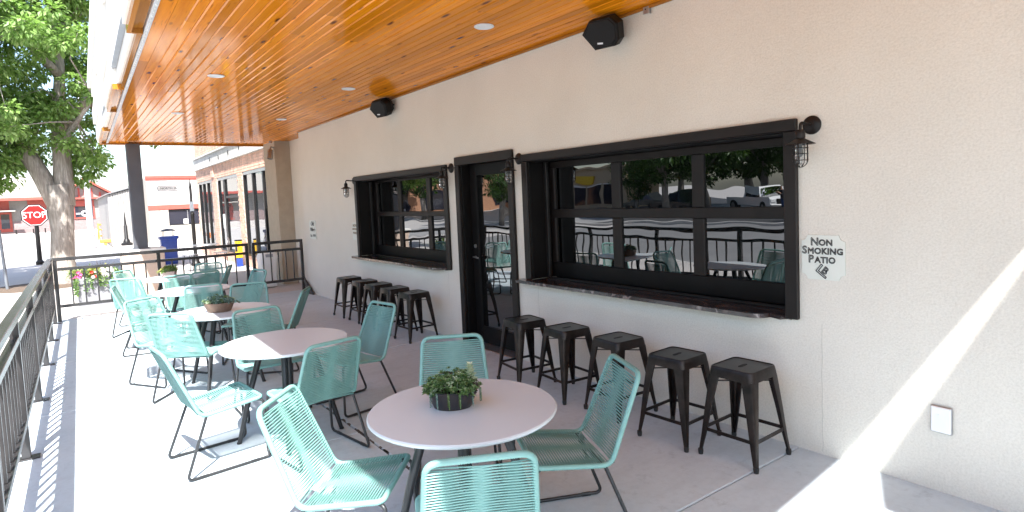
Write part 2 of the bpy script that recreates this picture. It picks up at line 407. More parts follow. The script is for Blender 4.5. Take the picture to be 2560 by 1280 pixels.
# ================================================================== SETTING: ground
rnd = random.Random(7)
m = MB(); m.add([(-600,-600,-0.16),(600,-600,-0.16),(600,600,-0.16),(-600,600,-0.16)], [(0,1,2,3)]); m.build('ground', 'sidewalk', kind='structure')
m = MB(); m.add([(-20,-400,-0.152),(-7.2,-400,-0.152),(-7.2,22.0,-0.152),(-20,22.0,-0.152)], [(0,1,2,3)]); m.build('road', 'asphalt', kind='structure')
m = MB(); m.add([(-70,-60,-0.154),(-20.2,-60,-0.154),(-20.2,60,-0.154),(-70,60,-0.154)], [(0,1,2,3)]); m.build('parking_lot', 'lot', kind='structure')
m = MB(); m.add([(-400,27.5,-0.148),(-1.8,27.5,-0.148),(-1.8,34,-0.148),(-400,34,-0.148)], [(0,1,2,3)]); m.build('cross_road', 'road', kind='structure')
m = MB(); m.bbox(-7.0, 6, 11.9, 27.3, -0.2, -0.02, 0.02); m.bbox(-7.0, -4.02, -60, 11.895, -0.2, -0.02, 0.02); m.build('sidewalk', 'sidewalk', kind='structure')
m = MB(); m.bbox(-7.19, -7.01, -60, 27.3, -0.2, -0.01, 0.02); m.build('kerb', 'kerb', kind='structure')
m = MB(); m.bbox(-1.7, 30, 27.32, 60, -0.2, -0.03, 0.02); m.build('far_sidewalk', 'sidewalk', kind='structure')
m = MB(); m.bbox(-20.2, -20.0, -60, 60, -0.2, -0.01, 0.02); m.build('far_kerb', 'kerb', kind='structure')
# patio floor: slabs with open joints over a dark bed
pf = MB(); pf.box(-4.0, 0.6, -6, 11.9, -0.15, -0.03); pf = pf.build('patio_floor', 'joint', kind='structure')
ys = [-5.9, -2.35, -0.2, 1.95, 4.12, 6.28, 8.44, 10.4, 11.88]; xs = [-3.99, -2.0, 0.58]
for i in range(len(ys)-1):
    for j in range(2):
        m = MB(); gap = 0.004+0.002*rnd.random()
        m.bbox(xs[j]+gap, xs[j+1]-gap, ys[i]+gap, ys[i+1]-gap, -0.09, 0.0-0.0015*rnd.random(), 0.006); m.build('slab', 'concrete', pf)
# rough sealant crumbs along the visible joint
m = MB()
for k in range(90):
    y = rnd.uniform(1.0, 4.8); w = rnd.uniform(0.004, 0.011); m.box(-2.0-w, -2.0+w, y, y+rnd.uniform(0.01, 0.05), -0.02, 0.0012)
m.build('joint_sealant', 'joint', pf, kind='stuff')
# mulch bed round the tree
m = MB(); m.lathe([(0, 0.05), (0.5, 0.04), (1.1, 0.01), (1.35, -0.03)], 28, (-4.1, 18.3, -0.02)); m.build('mulch_bed', 'mulch', kind='structure', smooth=180)

# ================================================================== the stucco wall with its openings
BW = (1.985, 4.60, 0.80, 1.985); DO = (4.86, 5.82, 0.0, 2.045); SW = (6.14, 8.80, 0.80, 1.985)
wall = thing('stucco_wall', 'long cream stucco wall with two serving windows and a glass door', 'wall', (0, 4, 0))
ywall = sorted({-6.0, 11.45, *BW[:2], *DO[:2], *SW[:2]}); zwall = sorted({-0.05, 4.6, 0.80, 1.985, 2.045})
m = MB(); idx = {}
def vid(x, y, z):
    k = (x, y, z)
    if k not in idx: idx[k] = len(m.v); m.v.append((x, y-4, z))
    return idx[k]
def solid(y, z): return -6 < y < 11.45 and -0.05 < z < 4.6 and not any(o[0] < y < o[1] and o[2]-0.06*(o is DO) < z < o[3] for o in (BW, DO, SW))
for a in range(len(ywall)-1):
    for b in range(len(zwall)-1):
        y0, y1, z0, z1 = ywall[a], ywall[a+1], zwall[b], zwall[b+1]; yc, zc = (y0+y1)/2, (z0+z1)/2
        if not solid(yc, zc): continue
        def q(*f): m.f.append(tuple(vid(*p) for p in f)); m.mi.append(0)
        q((0,y0,z0),(0,y0,z1),(0,y1,z1),(0,y1,z0)); q((.34,y0,z0),(.34,y1,z0),(.34,y1,z1),(.34,y0,z1))
        if a == 0 or not solid((ywall[a-1]+y0)/2, zc): q((0,y0,z0),(.34,y0,z0),(.34,y0,z1),(0,y0,z1))
        if a == len(ywall)-2 or not solid((y1+ywall[a+2])/2, zc): q((0,y1,z0),(0,y1,z1),(.34,y1,z1),(.34,y1,z0))
        if b == 0 or not solid(yc, (zwall[b-1]+z0)/2): q((0,y0,z0),(0,y1,z0),(.34,y1,z0),(.34,y0,z0))
        if b == len(zwall)-2 or not solid(yc, (z1+zwall[b+2])/2): q((0,y0,z1),(.34,y0,z1),(.34,y1,z1),(0,y1,z1))
m.build('wall_face', 'stucco', wall)
for y, z0, z1 in ((1.80, 0.02, 0.80), (4.50, 0.02, 0.795), (6.19, 0.02, 0.79)):      # hairline control joints under the counters
    m = MB(); pts = [(-0.0015, y+rnd.uniform(-.003,.003)-4, z0+(z1-z0)*k/14) for k in range(15)]; m.tube(pts, 0.0013, 4); m.build('control_joint', 'hairline', wall)
# recess and pier beyond the wall end
m = MB(); m.box(0.345, 0.9, 11.1, 13.195, -0.05, 4.5); m.build('recess_wall', 'stucco', tag(thing('recessed_wall', 'short recessed stucco wall beyond the railing end', 'wall', (0,0,0))))
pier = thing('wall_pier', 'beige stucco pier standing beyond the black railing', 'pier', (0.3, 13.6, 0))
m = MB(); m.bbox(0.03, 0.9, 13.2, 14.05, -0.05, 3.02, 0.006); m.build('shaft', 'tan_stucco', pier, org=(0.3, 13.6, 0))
# solid core of the building so that no light leaks in from behind
m = MB(); m.box(0.62, 9, -6, 11.05, -0.1, 4.55); m.build('building_core', 'stucco', wall, org=(0,4,0))

# ================================================================== canopy
can = thing('wooden_canopy', 'varnished pine plank ceiling of the patio canopy with white fascia', 'canopy', (-1.5, 6, 3.0))
CO = V(-1.5, 6, 3.0)
def cb(mb, name, mat, parent=can, **k): return mb.build(name, mat, parent, org=tuple(CO), **k)
Y0, Y1, ZC = -0.25, 14.05, 3.0
pw = 0.082; ROWS = 34
plank_cache = {}
def plank_mesh(L):
    key = round(L, 3)
    if key in plank_cache: return plank_cache[key]
    w = pw/2; b = 0.0095; d = 0.0065
    prof = [(-w+.0006, d), (-w+b, 0), (w-b, 0), (w-.0006, d), (w-.0006, .018), (-w+.0006, .018)]
    mb = MB(); n = 6
    mb.add([(x, -L/2, z) for x, z in prof]+[(x, L/2, z) for x, z in prof], [tuple(range(n)), tuple(range(2*n-1, n-1, -1))]+[(i, n+i, n+(i+1) % n, (i+1) % n) for i in range(n)])
    plank_cache[key] = mb.mesh('plank', None, ['pine']); return plank_cache[key]
for r in range(ROWS):
    x = -pw*(r+.5)-0.003; y = Y0; cut = [Y0]
    y = Y0+rnd.choice([1.0, 1.6, 2.2, 2.8, 3.4])
    while y < Y1-0.8: cut.append(y); y += rnd.choice([2.4, 3.0, 3.6, 4.2])
    cut.append(Y1)
    for a, b in zip(cut[:-1], cut[1:]):
        L = round(b-a-0.002, 3); o = link('plank', plank_mesh(L), can); o.location = V(x, (a+b)/2, ZC+rnd.uniform(0, .0012))-CO
# inner edge board over the recess
for r in range(6):
    o = link('plank', plank_mesh(2.55), can); o.location = V(pw*(r+.5)+0.005, 12.77, ZC)-CO
XP = -pw*ROWS-0.004                                                   # outer plank edge
def xo(y): return -3.135+0.018*(y-4.6)
def xl(y): return xo(y)+0.145
# tapered filler planks up to the light channel
for a, b in ((Y0, 2.6), (2.602, 6.4), (6.402, 10.2), (10.202, Y1)):
    n = 2
    for k in range(n):
        def xx(y, t): return XP+(xl(y)-XP)*t
        p = [(xx(a, k/n)-.002, a), (xx(b, k/n)-.002, b), (xx(b, (k+1)/n), b), (xx(a, (k+1)/n), a)]
        cb(MB().prism(p, ZC+.001, ZC+.018), 'plank', 'pine')
# light channel with dots
m = MB(); m.beam((xl(Y0)-.02, Y0, ZC-.006), (xl(Y1-.1)-.02, Y1-.1, ZC-.006), 0.032, 0.022); ch = cb(m, 'light_channel', 'led_channel')
m = MB(); n = 150
for k in range(n):
    y = Y0+.05+(Y1-.3-Y0)*k/n; m.sphere((xl(y)-.02, y, ZC-.018), 0.007, 6, 4)
cb(m, 'channel_dots', 'clear_dot', can, kind='stuff', smooth=180)
# soffit edge boards, wide under the projecting blocks and narrow between them
blocks = [(-0.25, 1.35), (3.45, 5.33), (7.78, 9.58), (11.78, 14.05)]
gaps = [(1.352, 3.448), (5.332, 7.778), (9.582, 11.778)]
def strip(a, b, t0, t1, z0, z1, name, mat):       # t measured outwards from the channel line
    return cb(MB().prism([(xl(a)-t0, a), (xl(b)-t0, b), (xl(b)-t1, b), (xl(a)-t1, a)], z0, z1), name, mat)
for a, b in blocks:
    strip(a+.03, b-.03, .04, .075, ZC+.010, ZC+.03, 'soffit_board', 'pine_trim'); strip(a+.03, b-.03, .077, .112, ZC+.004, ZC+.03, 'soffit_board', 'pine_trim')
    strip(a, b, .114, .145, ZC-.03, ZC+.03, 'edge_board', 'pine_trim')
    strip(a, a+.028, .04, .112, ZC-.03, ZC+.03, 'edge_board', 'pine_trim'); strip(b-.028, b, .04, .112, ZC-.03, ZC+.03, 'edge_board', 'pine_trim')
    strip(a+.002, b-.002, -.3, .165, ZC+.032, 3.86, 'fascia_block', 'white_stucco')
for a, b in gaps:
    strip(a, b, .04, .075, ZC-.012, ZC+.03, 'edge_board', 'pine_trim')
    strip(a, b, -.3, .095, ZC+.034, 3.20, 'fascia_panel', 'white_stucco')
    strip(a, b, -.3, .145, 3.203, 3.86, 'fascia_panel', 'white_stucco')
    strip(a, b, .097, .144, 3.190, 3.202, 'painted_shadow', 'grey_stucco')  # grey strip paints in the shade under the upper panel
strip(Y0, Y1, -.3, .20, 3.863, 4.02, 'cornice', 'white_stucco'); strip(Y0, Y1, -.3, .25, 4.023, 4.16, 'cornice', 'white_stucco')
for a, b in blocks:
    strip(a+.2, b-.2, .167, .215, 3.32, 3.56, 'fascia_moulding', 'white_stucco')
# end board at the far edge, roof deck above
cb(MB().bbox(xo(Y1)+.0, 0.9, Y1+.003, Y1+.06, ZC-.035, ZC+.06, .006), 'end_beam', 'pine_trim')
cb(MB().bbox(xo(Y1)-.015, 0.9, Y1+.063, Y1+.25, ZC+.02, 4.1, .006), 'end_fascia', 'white_stucco')
cb(MB().box(-3.0, 0.9, Y0+.01, Y1-.01, ZC+.04, ZC+.30), 'roof_deck', 'white_stucco')
cb(MB().bbox(-0.03, -0.002, Y0, 11.44, ZC-.022, ZC-.001, .004), 'cove_strip', 'pine_trim')
# unseen slabs added behind the camera to shape the sun streak and dim the wall
blocker = thing('sun_blocker', 'unseen slabs added behind the camera, leaving a gap for the sun streak', 'blocker', (-0.6, -3, 3))
cb(MB().prism([(-.004, Y0-.002), (-3.13, Y0-.002), (-3.13, Y0-.31)], ZC+.012, ZC+.05), 'near_shadow_wedge', 'white_stucco')  # unseen wedge added to slant the canopy's near shadow edge
m = MB(); m.prism([(-.004, -.275), (-.30, -.295), (-.457, -.365), (-.75, -.53), (-1.15, -.72), (-1.15, -6), (-.004, -6)], 3.0, 3.03); m.build('blocker_slab', 'white_stucco', blocker, org=(-0.6, -3, 3))  # slab edge shaped to bound the sun streak on wall and floor
m = MB(); m.prism([(-3.3, -.80), (-1.9, -.80), (-1.9, -1.7), (-1.152, -1.7), (-1.152, -6), (-3.3, -6)], 3.002, 3.032); m.build('blocker_slab', 'white_stucco', blocker, org=(-0.6, -3, 3))  # second slab added to cut sky and bounce light on the near wall
# column and pedestal
col = thing('steel_column', 'dark grey square steel column at the far canopy corner', 'column', (-2.44, 13.9, 0.93))
m = MB(); m.bbox(-.115, .115, -.115, .115, 0, 2.035, .008); m.build('shaft', 'grey_column', col)
m = MB(); m.bbox(-.15, .15, -.15, .15, -.004, .014, .003); m.build('base_plate', 'grey_column', col)
ped = thing('column_pedestal', 'peach stucco pedestal under the grey steel column', 'pedestal', (-2.44, 13.95, 0))
m = MB(); m.bbox(-.34, .38, -.2, .3, -.05, .86, .01); m.build('shaft', 'peach_stucco', ped)
m = MB(); m.bbox(-.37, .41, -.23, .33, .862, .925, .012); m.build('cap', 'white_stucco', ped)

# ================================================================== serving windows
def serving_window(o, name, label, cols, zmid, pane_top, pane_bot, ylim):
    y0, y1, z0, z1 = o; t = thing(name, label, 'window', (0, (y0+y1)/2, z0)); O = (0, (y0+y1)/2, z0)
    B = lambda mb, n, mat, p=t, **k: mb.build(n, mat, p, org=O, **k)
    fo = 0.055
    B(MB().bbox(-.034, -.002, y0-fo, y1+fo, z1-.022, z1+.05, .005), 'head_trim', 'bronze_paint')
    B(MB().bbox(-.033, -.002, y0-fo, y0+.028, z0+.012, z1-.024, .005), 'side_trim', 'bronze_paint')
    B(MB().bbox(-.033, -.002, y1-.028, y1+fo, z0+.032, z1-.024, .005), 'side_trim', 'bronze_paint')
    B(MB().bbox(0.0, .33, y0+.001, y0+.03, z0+.034, z1-.001, .003), 'reveal_board', 'black_paint')
    B(MB().bbox(0.0, .33, y1-.03, y1-.001, z0+.034, z1-.001, .003), 'reveal_board', 'black_paint')
    B(MB().bbox(0.0, .33, y0+.032, y1-.032, z1-.03, z1-.001, .003), 'reveal_board', 'black_paint')
    B(MB().bbox(.17, .20, y1-.075, y1-.031, z0+.034, z1-.031, .003), 'guide_track', 'black_metal')
    B(MB().bbox(.17, .20, y0+.031, y0+.075, z0+.034, z1-.031, .003), 'guide_track', 'black_metal')
    sash = B(MB().bbox(.25, .29, y0+.032, y1-.032, pane_top, z1-.032, .004), 'sash', 'bronze_paint')
    S = lambda mb, n, mat, **k: mb.build(n, mat, sash, org=O, **k)
    S(MB().bbox(.25, .29, y0+.032, y1-.032, z0+.036, pane_bot, .004), 'rail', 'black_paint')
    S(MB().bbox(.246, .294, y0+.034, y1-.034, zmid[0], zmid[1], .004), 'rail', 'bronze_paint')
    ysp = [y0+.032]+[c for c in cols]+[y1-.032]
    S(MB().bbox(.248, .292, y0+.033, ylim[0], pane_bot+.001, pane_top-.001, .004), 'stile', 'bronze_paint')
    S(MB().bbox(.248, .292, ylim[1], y1-.033, pane_bot+.001, pane_top-.001, .004), 'stile', 'bronze_paint')
    mid = []
    for c in cols:
        for za, zb in ((pane_bot+.001, zmid[0]-.001), (zmid[1]+.001, pane_top-.001)):
            S(MB().bbox(.249, .291, c-.052, c+.052, za, zb, .004), 'muntin', 'bronze_paint')
        mid.append(c)
    cols = sorted(cols)
    edges = [ylim[0]]+[e for c in cols for e in (c-.052, c+.052)]+[ylim[1]]
    for k in range(len(cols)+1):
        for za, zb in ((pane_bot, zmid[0]), (zmid[1], pane_top)):
            a, b = edges[2*k], edges[2*k+1]
            S(MB().box(.268, .274, a-.01, b+.01, za-.01, zb+.01), 'pane', 'pane_glass')
    B(MB().box(.30, .335, y0+.02, y1-.02, z0+.01, z1-.01), 'backing', 'black_paint')
    B(MB().bbox(.14, .16, y0+.1, y1-.1, z0+.034, z0+.05, .002), 'bottom_seal', 'black_metal')
    # stone counter with rounded outer corners
    pr = -.115; r = .10; a, b = y0+.075, y1+.13
    poly = [(.245, a+.005), (.0, a-.02)]
    poly = [(.245, y0+.034), (.012, y0+.034), (-.046, y0+.05)]
    for k in range(7): an = k/6*PI/2; poly.append((pr+r-r*math.sin(an), a+.06+r-r*math.cos(an)))
    for k in range(4): an = k/3*PI/2; poly.append((pr+.03-.03*math.cos(an), b-.03+.03*math.sin(an)))
    poly += [(-.004, b), (-.004, y1-.001), (.012, y1-.034), (.245, y1-.034)]
    mb = MB(); mb.prism(poly, z0+.002, z0+.030); B(mb, 'counter_top', 'marble')
    return t
serving_window(BW, 'serving_window', 'large black-framed serving window of six panes beside the Non Smoking sign', (3.69, 2.848), (1.415, 1.497), 1.895, 0.98, (2.10, 4.50))
serving_window(SW, 'serving_window', 'smaller-looking black serving window left of the glass door', (7.90, 7.04), (1.425, 1.49), 1.925, 0.985, (6.30, 8.66))

# ================================================================== glass door
dt = thing('glass_door', 'black framed full-glass door between the two serving windows', 'door', (0, 5.34, 0)); O = (0, 5.34, 0)
B = lambda mb, n, mat, p=dt, **k: mb.build(n, mat, p, org=O, **k)
y0, y1, z1 = DO[0], DO[1], DO[3]
B(MB().bbox(-.04, -.002, y0-.06, y1+.06, z1-.04, z1+.055, .005), 'head_trim', 'bronze_paint')
B(MB().bbox(-.04, -.002, y0-.06, y0+.02, 0, z1-.042, .005), 'side_trim', 'bronze_paint'); B(MB().bbox(-.04, -.002, y1-.02, y1+.06, 0, z1-.042, .005), 'side_trim', 'bronze_paint')
B(MB().bbox(0, .33, y0+.001, y0+.03, .0, z1-.001, .003), 'jamb', 'black_paint'); B(MB().bbox(0, .33, y1-.03, y1-.001, .0, z1-.001, .003), 'jamb', 'black_paint'); B(MB().bbox(0, .33, y0+.032, y1-.032, z1-.03, z1-.001, .003), 'jamb', 'black_paint')
lf = B(MB().bbox(.10, .145, y1-.16, y1-.034, .012, z1-.034, .004), 'door_leaf', 'black_paint')
L = lambda mb, n, mat, **k: mb.build(n, mat, lf, org=O, **k)
L(MB().bbox(.10, .145, y0+.034, y0+.10, .012, z1-.034, .004), 'stile', 'black_paint')
L(MB().bbox(.101, .144, y0+.101, y1-.161, z1-.16, z1-.035, .004), 'rail', 'black_paint'); L(MB().bbox(.101, .144, y0+.101, y1-.161, .013, .20, .004), 'rail', 'black_paint')
L(MB().box(.12, .126, y0+.09, y1-.15, .19, z1-.15), 'pane', 'pane_glass')
L(MB().tube([(.098, y1-.10, .98), (.075, y1-.10, .98), (.055, y1-.105, .98), (.055, y1-.20, .975)], .009, 8), 'handle', 'galv', smooth=60)
lk = MB().lathe([(0, .0), (.022, .0), (.022, .012), (0, .012)], 14).build('lock', 'galv', lf, smooth=40); lk.location = V(.099, y1-.10, 1.10)-V(*O); lk.rotation_euler = (0, -PI/2, 0)
B(MB().bbox(-.06, .33, y0+.032, y1-.032, .0, .011, .003), 'threshold', 'galv'); B(MB().box(.20, .335, y0+.02, y1-.02, .0, z1-.01), 'backing', 'black_paint')

# ================================================================== railings
def railing(name, label, A, Bp, nposts, picks, foot_dir, plates=True, last=True):
    A, Bp = Vector(A), Vector(Bp); d = Bp-A; L = d.length; ang = math.atan2(d.y, d.x)
    t = thing(name, label, 'railing', A, ang)
    t_top, t_mid, t_bot = .98, .825, .255
    w = .046
    def rail(n, z, h, ww): MB().bbox(0, L, -ww/2, ww/2, z-h/2, z+h/2, .004).build(n, 'rail_metal', t)
    rail('top_rail', t_top, .05, .062)
    segs = L/(nposts-1)
    for i in range(nposts):
        x = i*segs
        if i == nposts-1: x -= .024
        if i == 0: x += .024
        p = MB().bbox(x-.026, x+.026, -.026, .026, .008 if plates else 0.02, t_top-.026, .003).build('post', 'rail_metal', t)
        if plates:
            pl = MB().bbox(x-.045, x+.045, -.075, .075, 0, .009, .002).build('foot_plate', 'rail_metal', p)
            for s_ in (-1, 1): MB().lathe([(0, .018), (.008, .018), (.009, .009)], 6, (x, s_*.055, 0)).build('bolt', 'galv', pl) if False else None
        if i < nposts-1:
            a, b = (x+.027 if i else .051), (i+1)*segs-.027-(.024 if i == nposts-2 else 0)
            MB().bbox(a, b, -.025, .025, t_mid-.022, t_mid+.022, .003).build('mid_rail', 'rail_metal', t)
            MB().bbox(a, b, -.025, .025, t_bot-.022, t_bot+.022, .003).build('bottom_rail', 'rail_metal', t)
            for k in range(picks):
                xx = a+(b-a)*(k+1)/(picks+1); o = link('picket', PK, t); o.location = (xx, 0, (t_mid+t_bot)/2)
    return t
PK = MB().bbox(-.0105, .0105, -.0105, .0105, -.262, .262, .002).mesh('picket', None, ['rail_metal'])
railing('patio_railing', 'black steel railing running along the sunlit left side of the patio', (-3.99, 0.53, 0), (-3.835, 11.56, 0), 8, 8, 1)
railing('patio_railing', 'black steel railing across the far end of the patio', (-3.80, 11.56, 0), (-1.00, 11.56, 0), 3, 7, 1, plates=False)
gate = railing('patio_gate', 'short black picket gate section meeting the stucco wall', (-0.935, 11.56, 0), (-0.03, 11.56, 0), 2, 5, 1, plates=False)
m = MB(); m.add([(0,0,0)], []); m = MB(); m.prism([(0.86, 0.27), (0.90, 0.27), (0.95, 0.0), (0.88, 0.0)], -.30, .02, 'y')
m = MB(); m.loft([[(.865,-.02,.30),(.903,-.02,.30),(.903,.02,.30),(.865,.02,.30)], [(.865,-.55,.0),(.903,-.55,.0),(.903,-.30,.0),(.865,-.30,.0)]]); m.build('brace', 'rail_metal', gate)

# ================================================================== round tables
tt = thing('round_table', 'x', 'table', group='round patio tables')
m = MB(); m.lathe([(0, .668), (.40, .668), (.424, .672), (.431, .680), (.431, .686), (.426, .6915), (0, .6925)], 64); m.build('table_top', 'table_top', tt, smooth=30)
m = MB(); m.lathe([(0, .655), (.19, .655), (.19, .667), (0, .667)], 24); m.build('mount_plate', 'leg_metal', tt, smooth=30)
for k in range(4):
    a = PI/4+k*PI/2; u = V(math.cos(a), math.sin(a), 0); v_ = V(-u.y, u.x, 0); rings = []
    for z, rr, w in ((.654, .16, .024), (.35, .255, .021), (.0, .345, .015)):
        c = u*rr+V(0, 0, z); rings.append([c+u*w*math.cos(b)+v_*w*math.sin(b) for b in [2*PI*j/10 for j in range(10)]])
    m = MB(); m.loft(rings); lg = m.build('leg', 'leg_metal', tt, smooth=50)
    m = MB(); c = u*.345; m.lathe([(0, 0), (.017, 0), (.0165, .012), (0, .012)], 10, c); m.build('foot', 'rubber', lg)
TABLES = [((-2.185, 2.35), 'nearest round white table with the dark bowl of succulents', .2), ((-2.40, 4.39), 'bare round table, second nearest, half in sun and half in shade', .45),
          ((-2.46, 6.18), 'third round table, holding a brown bowl of succulents', .1), ((-2.42, 8.13), 'fourth round table, bare and mostly sunlit', .5), ((-2.41, 9.85), 'farthest round table with a pinkish plant box by the railing', .3)]
for i, ((x, y), lab, rz) in enumerate(TABLES):
    if i == 0: tt.location = (x, y, 0); tt.rotation_euler = (0, 0, rz); tt['label'] = lab
    else: copy_tree(tt, (x, y, 0), rz, lab)

# ================================================================== cord chairs
ch = thing('cord_chair', 'x', 'chair', group='teal cord chairs round the patio tables')
FL, RL, TL = V(-.225, .20, .412), V(-.212, -.165, .372), V(-.182, -.335, .785)
mx = lambda p: V(-p.x, p.y, p.z)
loop = fillet([FL, RL, TL, mx(TL), mx(RL), mx(FL)], [.035, .05, .05, .05, .05, .035], 6, closed=True)
pts = resample(loop, .0040, True)
m = MB(); m.tube(pts, [.0135 if (k % 2) else .0118 for k in range(len(pts))], 7, closed=True); m.build('cord_frame', 'teal_cord', ch, smooth=180)
def cords(a, b, t0, t1, n, nrm):
    mb = MB()
    for k in range(n):
        t = t0+(t1-t0)*k/(n-1); p = a.lerp(b, t); q_ = mx(p); s_ = 1 if k % 2 else -1
        o = nrm*.0105*s_; mb.tube([p+o, (p+q_)/2+nrm*(-.004), q_-o], .0031, 5, caps=False)
    return mb
nb = (TL-RL).cross(V(1, 0, 0)).normalized(); ns = (FL-RL).cross(V(1, 0, 0)).normalized()
cords(RL, TL, .035, .93, 62, nb).build('back_cords', 'teal_cord', ch, kind='stuff', smooth=180)
cords(RL, FL, .03, .95, 52, ns).build('seat_cords', 'teal_cord', ch, kind='stuff', smooth=180)
for s_ in (-1, 1):
    P_ = fillet([(s_*.20, .165, .398), (s_*.222, .208, .388), (s_*.238, .225, .0105), (s_*.238, -.275, .0105), (s_*.212, -.135, .372)], [.03, .035, .04, .04, .03], 6)
    m = MB(); m.tube(P_, .0092, 8); m.tube([(s_*.238, .15, .0105), (s_*.238, .10, .0105)], .0105, 6); m.tube([(s_*.238, -.16, .0105), (s_*.238, -.21, .0105)], .0105, 6)
    m.build('leg', 'leg_metal', ch, smooth=60)
m = MB(); m.tube([(-.205, -.13, .366), (.205, -.13, .366)], .008, 6); m.build('cross_bar', 'leg_metal', ch, smooth=60)
def fr(dx, dy): return math.atan2(dy, dx)-PI/2
CH = [((-2.625, 2.60), fr(.755, -.656), 'teal cord chair left of the nearest table, its seat half sunlit'),
      ((-2.385, 1.955), fr(.46, .89), 'teal cord chair cut off by the bottom picture edge, back to the camera'),
      ((-1.685, 2.235), fr(-.91, .41), 'teal cord chair at the right of the nearest table, in full shade'),
      ((-1.86, 2.975), fr(-.5, -.866), 'teal cord chair behind the succulent bowl of the nearest table'),
      ((-2.343, 4.02), fr(-.156, .988), 'teal cord chair tucked with its back to us into the second table'),
      ((-2.864, 4.33), fr(1, .1), 'sunlit teal cord chair standing at the left of the second table'),
      ((-2.345, 5.075), fr(0, -1), 'teal cord chair at the far side of the second table, facing the camera'),
      ((-1.80, 4.72), fr(-.985, -.17), 'teal cord chair right of the second table, in front of the door'),
      ((-2.753, 6.02), fr(.6, .8), 'sunlit teal cord chair with its back to us at the third table'),
      ((-2.87, 6.70), fr(.53, -.85), 'sunlit teal cord chair at the left far side of the third table'),
      ((-2.08, 6.99), fr(-.33, -.95), 'teal cord chair at the far side of the third table behind its plant bowl'),
      ((-1.95, 6.40), fr(-.86, .5), 'dark-looking teal cord chair seen edge-on at the right of the third table'),
      ((-2.88, 8.35), fr(1, -.15), 'sunlit teal cord chair seen edge-on at the left of the fourth table'),
      ((-2.335, 7.975), fr(.14, .99), 'teal cord chair pushed fully in, back to us, at the fourth table'),
      ((-2.36, 8.77), fr(.3, -.95), 'teal cord chair at the far side of the fourth table'),
      ((-1.83, 8.62), fr(-.95, -.25), 'teal cord chair seen edge-on beside the white trash can'),
      ((-2.87, 9.62), fr(.48, .87), 'sunlit teal cord chair in front of the flower planter'),
      ((-2.72, 10.42), fr(.75, -.6), 'farthest left teal cord chair, nearest the flower planter'),
      ((-2.16, 9.56), fr(-.2, .98), 'teal cord chair with its back to us at the farthest table'),
      ((-1.90, 10.27), fr(-.25, -.97), 'farthest teal cord chair, facing us before the far railing'),
      ((-1.98, 9.90), fr(-.9, .35), 'teal cord chair at the right side of the farthest table')]
for i, ((x, y), rz, lab) in enumerate(CH):
    if i == 0: ch.location = (x, y, 0); ch.rotation_euler = (0, 0, rz); ch['label'] = lab
    else: copy_tree(ch, (x, y, 0), rz, lab)

# ================================================================== metal stools
st = thing('metal_stool', 'x', 'stool', group='dark metal stools along the wall')
def rsq(h, r, z, n=4):
    out = []
    for cx, cy, a0 in ((h-r, h-r, 0), (-h+r, h-r, PI/2), (-h+r, -h+r, PI), (h-r, -h+r, 1.5*PI)):
        for k in range(n+1): a = a0+PI/2*k/n; out.append(V(cx+r*math.cos(a), cy+r*math.sin(a), z))
    return out
H = .56
m = MB(); m.loft([rsq(.150, .035, H-.062), rsq(.146, .035, H-.03), rsq(.142, .035, H-.008), rsq(.138, .033, H-.001), rsq(.134, .030, H), rsq(.130, .028, H-.005), rsq(.06, .02, H-.006), rsq(.02, .012, H-.0055)], caps=False)
m.f.append(tuple(len(m.v)-20+i for i in range(20))); m.mi.append(0); m.build('seat', 'stool_metal', st, smooth=35)
m = MB(); m.loft([[V(.028*math.cos(a)+(.016 if math.cos(a) > 0 else -.016), .013*math.sin(a), z) for a in [2*PI*k/16 for k in range(16)]] for z in (H-.0056, H-.0040)]); m.build('hand_hole', 'rubber', st)
for sx in (-1, 1):
    for sy in (-1, 1):
        rings = []
        for z, c, w, t_ in ((H-.055, .146, .070, .014), (H*.55, .166, .050, .012), (H*.25, .181, .034, .011), (.03, .193, .022, .010)):
            ring = [(c, c-w), (c, c-w*.28), (c-w*.08, c-w*.08), (c-w*.28, c), (c-w, c), (c-w, c-t_), (c-w*.42, c-t_), (c-t_-w*.12, c-t_-w*.12), (c-t_, c-w*.42), (c-t_, c-w)]
            ring = [V(sx*a, sy*b, z) for a, b in ring]; rings.append(ring if sx*sy > 0 else ring[::-1])
        m = MB(); m.loft(rings[::-1]); lg = m.build('leg', 'stool_metal', st, smooth=30)
        m = MB(); m.lathe([(0, 0), (.014, 0), (.017, .02), (.016, .034), (0, .034)], 10, (sx*.184, sy*.184, 0)); m.build('foot', 'rubber', lg, smooth=40)
q = .172
for a, b in (((-q, -q), (q, -q)), ((q, -q), (q, q)), ((q, q), (-q, q)), ((-q, q), (-q, -q))):
    m = MB(); m.beam((a[0], a[1], .165), (b[0], b[1], .165), .008, .020); m.build('foot_rail', 'stool_metal', st)
for a, b in (((-.14, -.14), (.14, .14)), ((-.14, .14), (.14, -.14))):
    m = MB(); m.beam((*a, H-.105+(.008 if a[1] > 0 else 0)), (*b, H-.105+(.008 if a[1] > 0 else 0)), .016, .006); m.build('cross_brace', 'stool_metal', st)
SP = [(-.335, 2.115, .03, 'dark metal stool nearest the camera, at the right end of the row'), (-.395, 2.56, .05, 'dark metal stool second from the right, under the big window'),
      (-.33, 3.155, -.06, 'middle dark metal stool of the five under the big window'), (-.36, 3.70, -.08, 'dark metal stool fourth from the right, under the big window'),
      (-.40, 4.22, -.12, 'dark metal stool beside the glass door, left end of the big window row'),
      (-.33, 6.46, .04, 'dark metal stool right end of the row under the smaller window'), (-.32, 7.0, .0, 'dark metal stool second from right under the smaller window'),
      (-.31, 7.52, .03, 'middle dark metal stool under the smaller window'), (-.30, 8.0, -.03, 'dark metal stool second from left under the smaller window'),
      (-.31, 8.56, .02, 'farthest dark metal stool, left end of the row')]
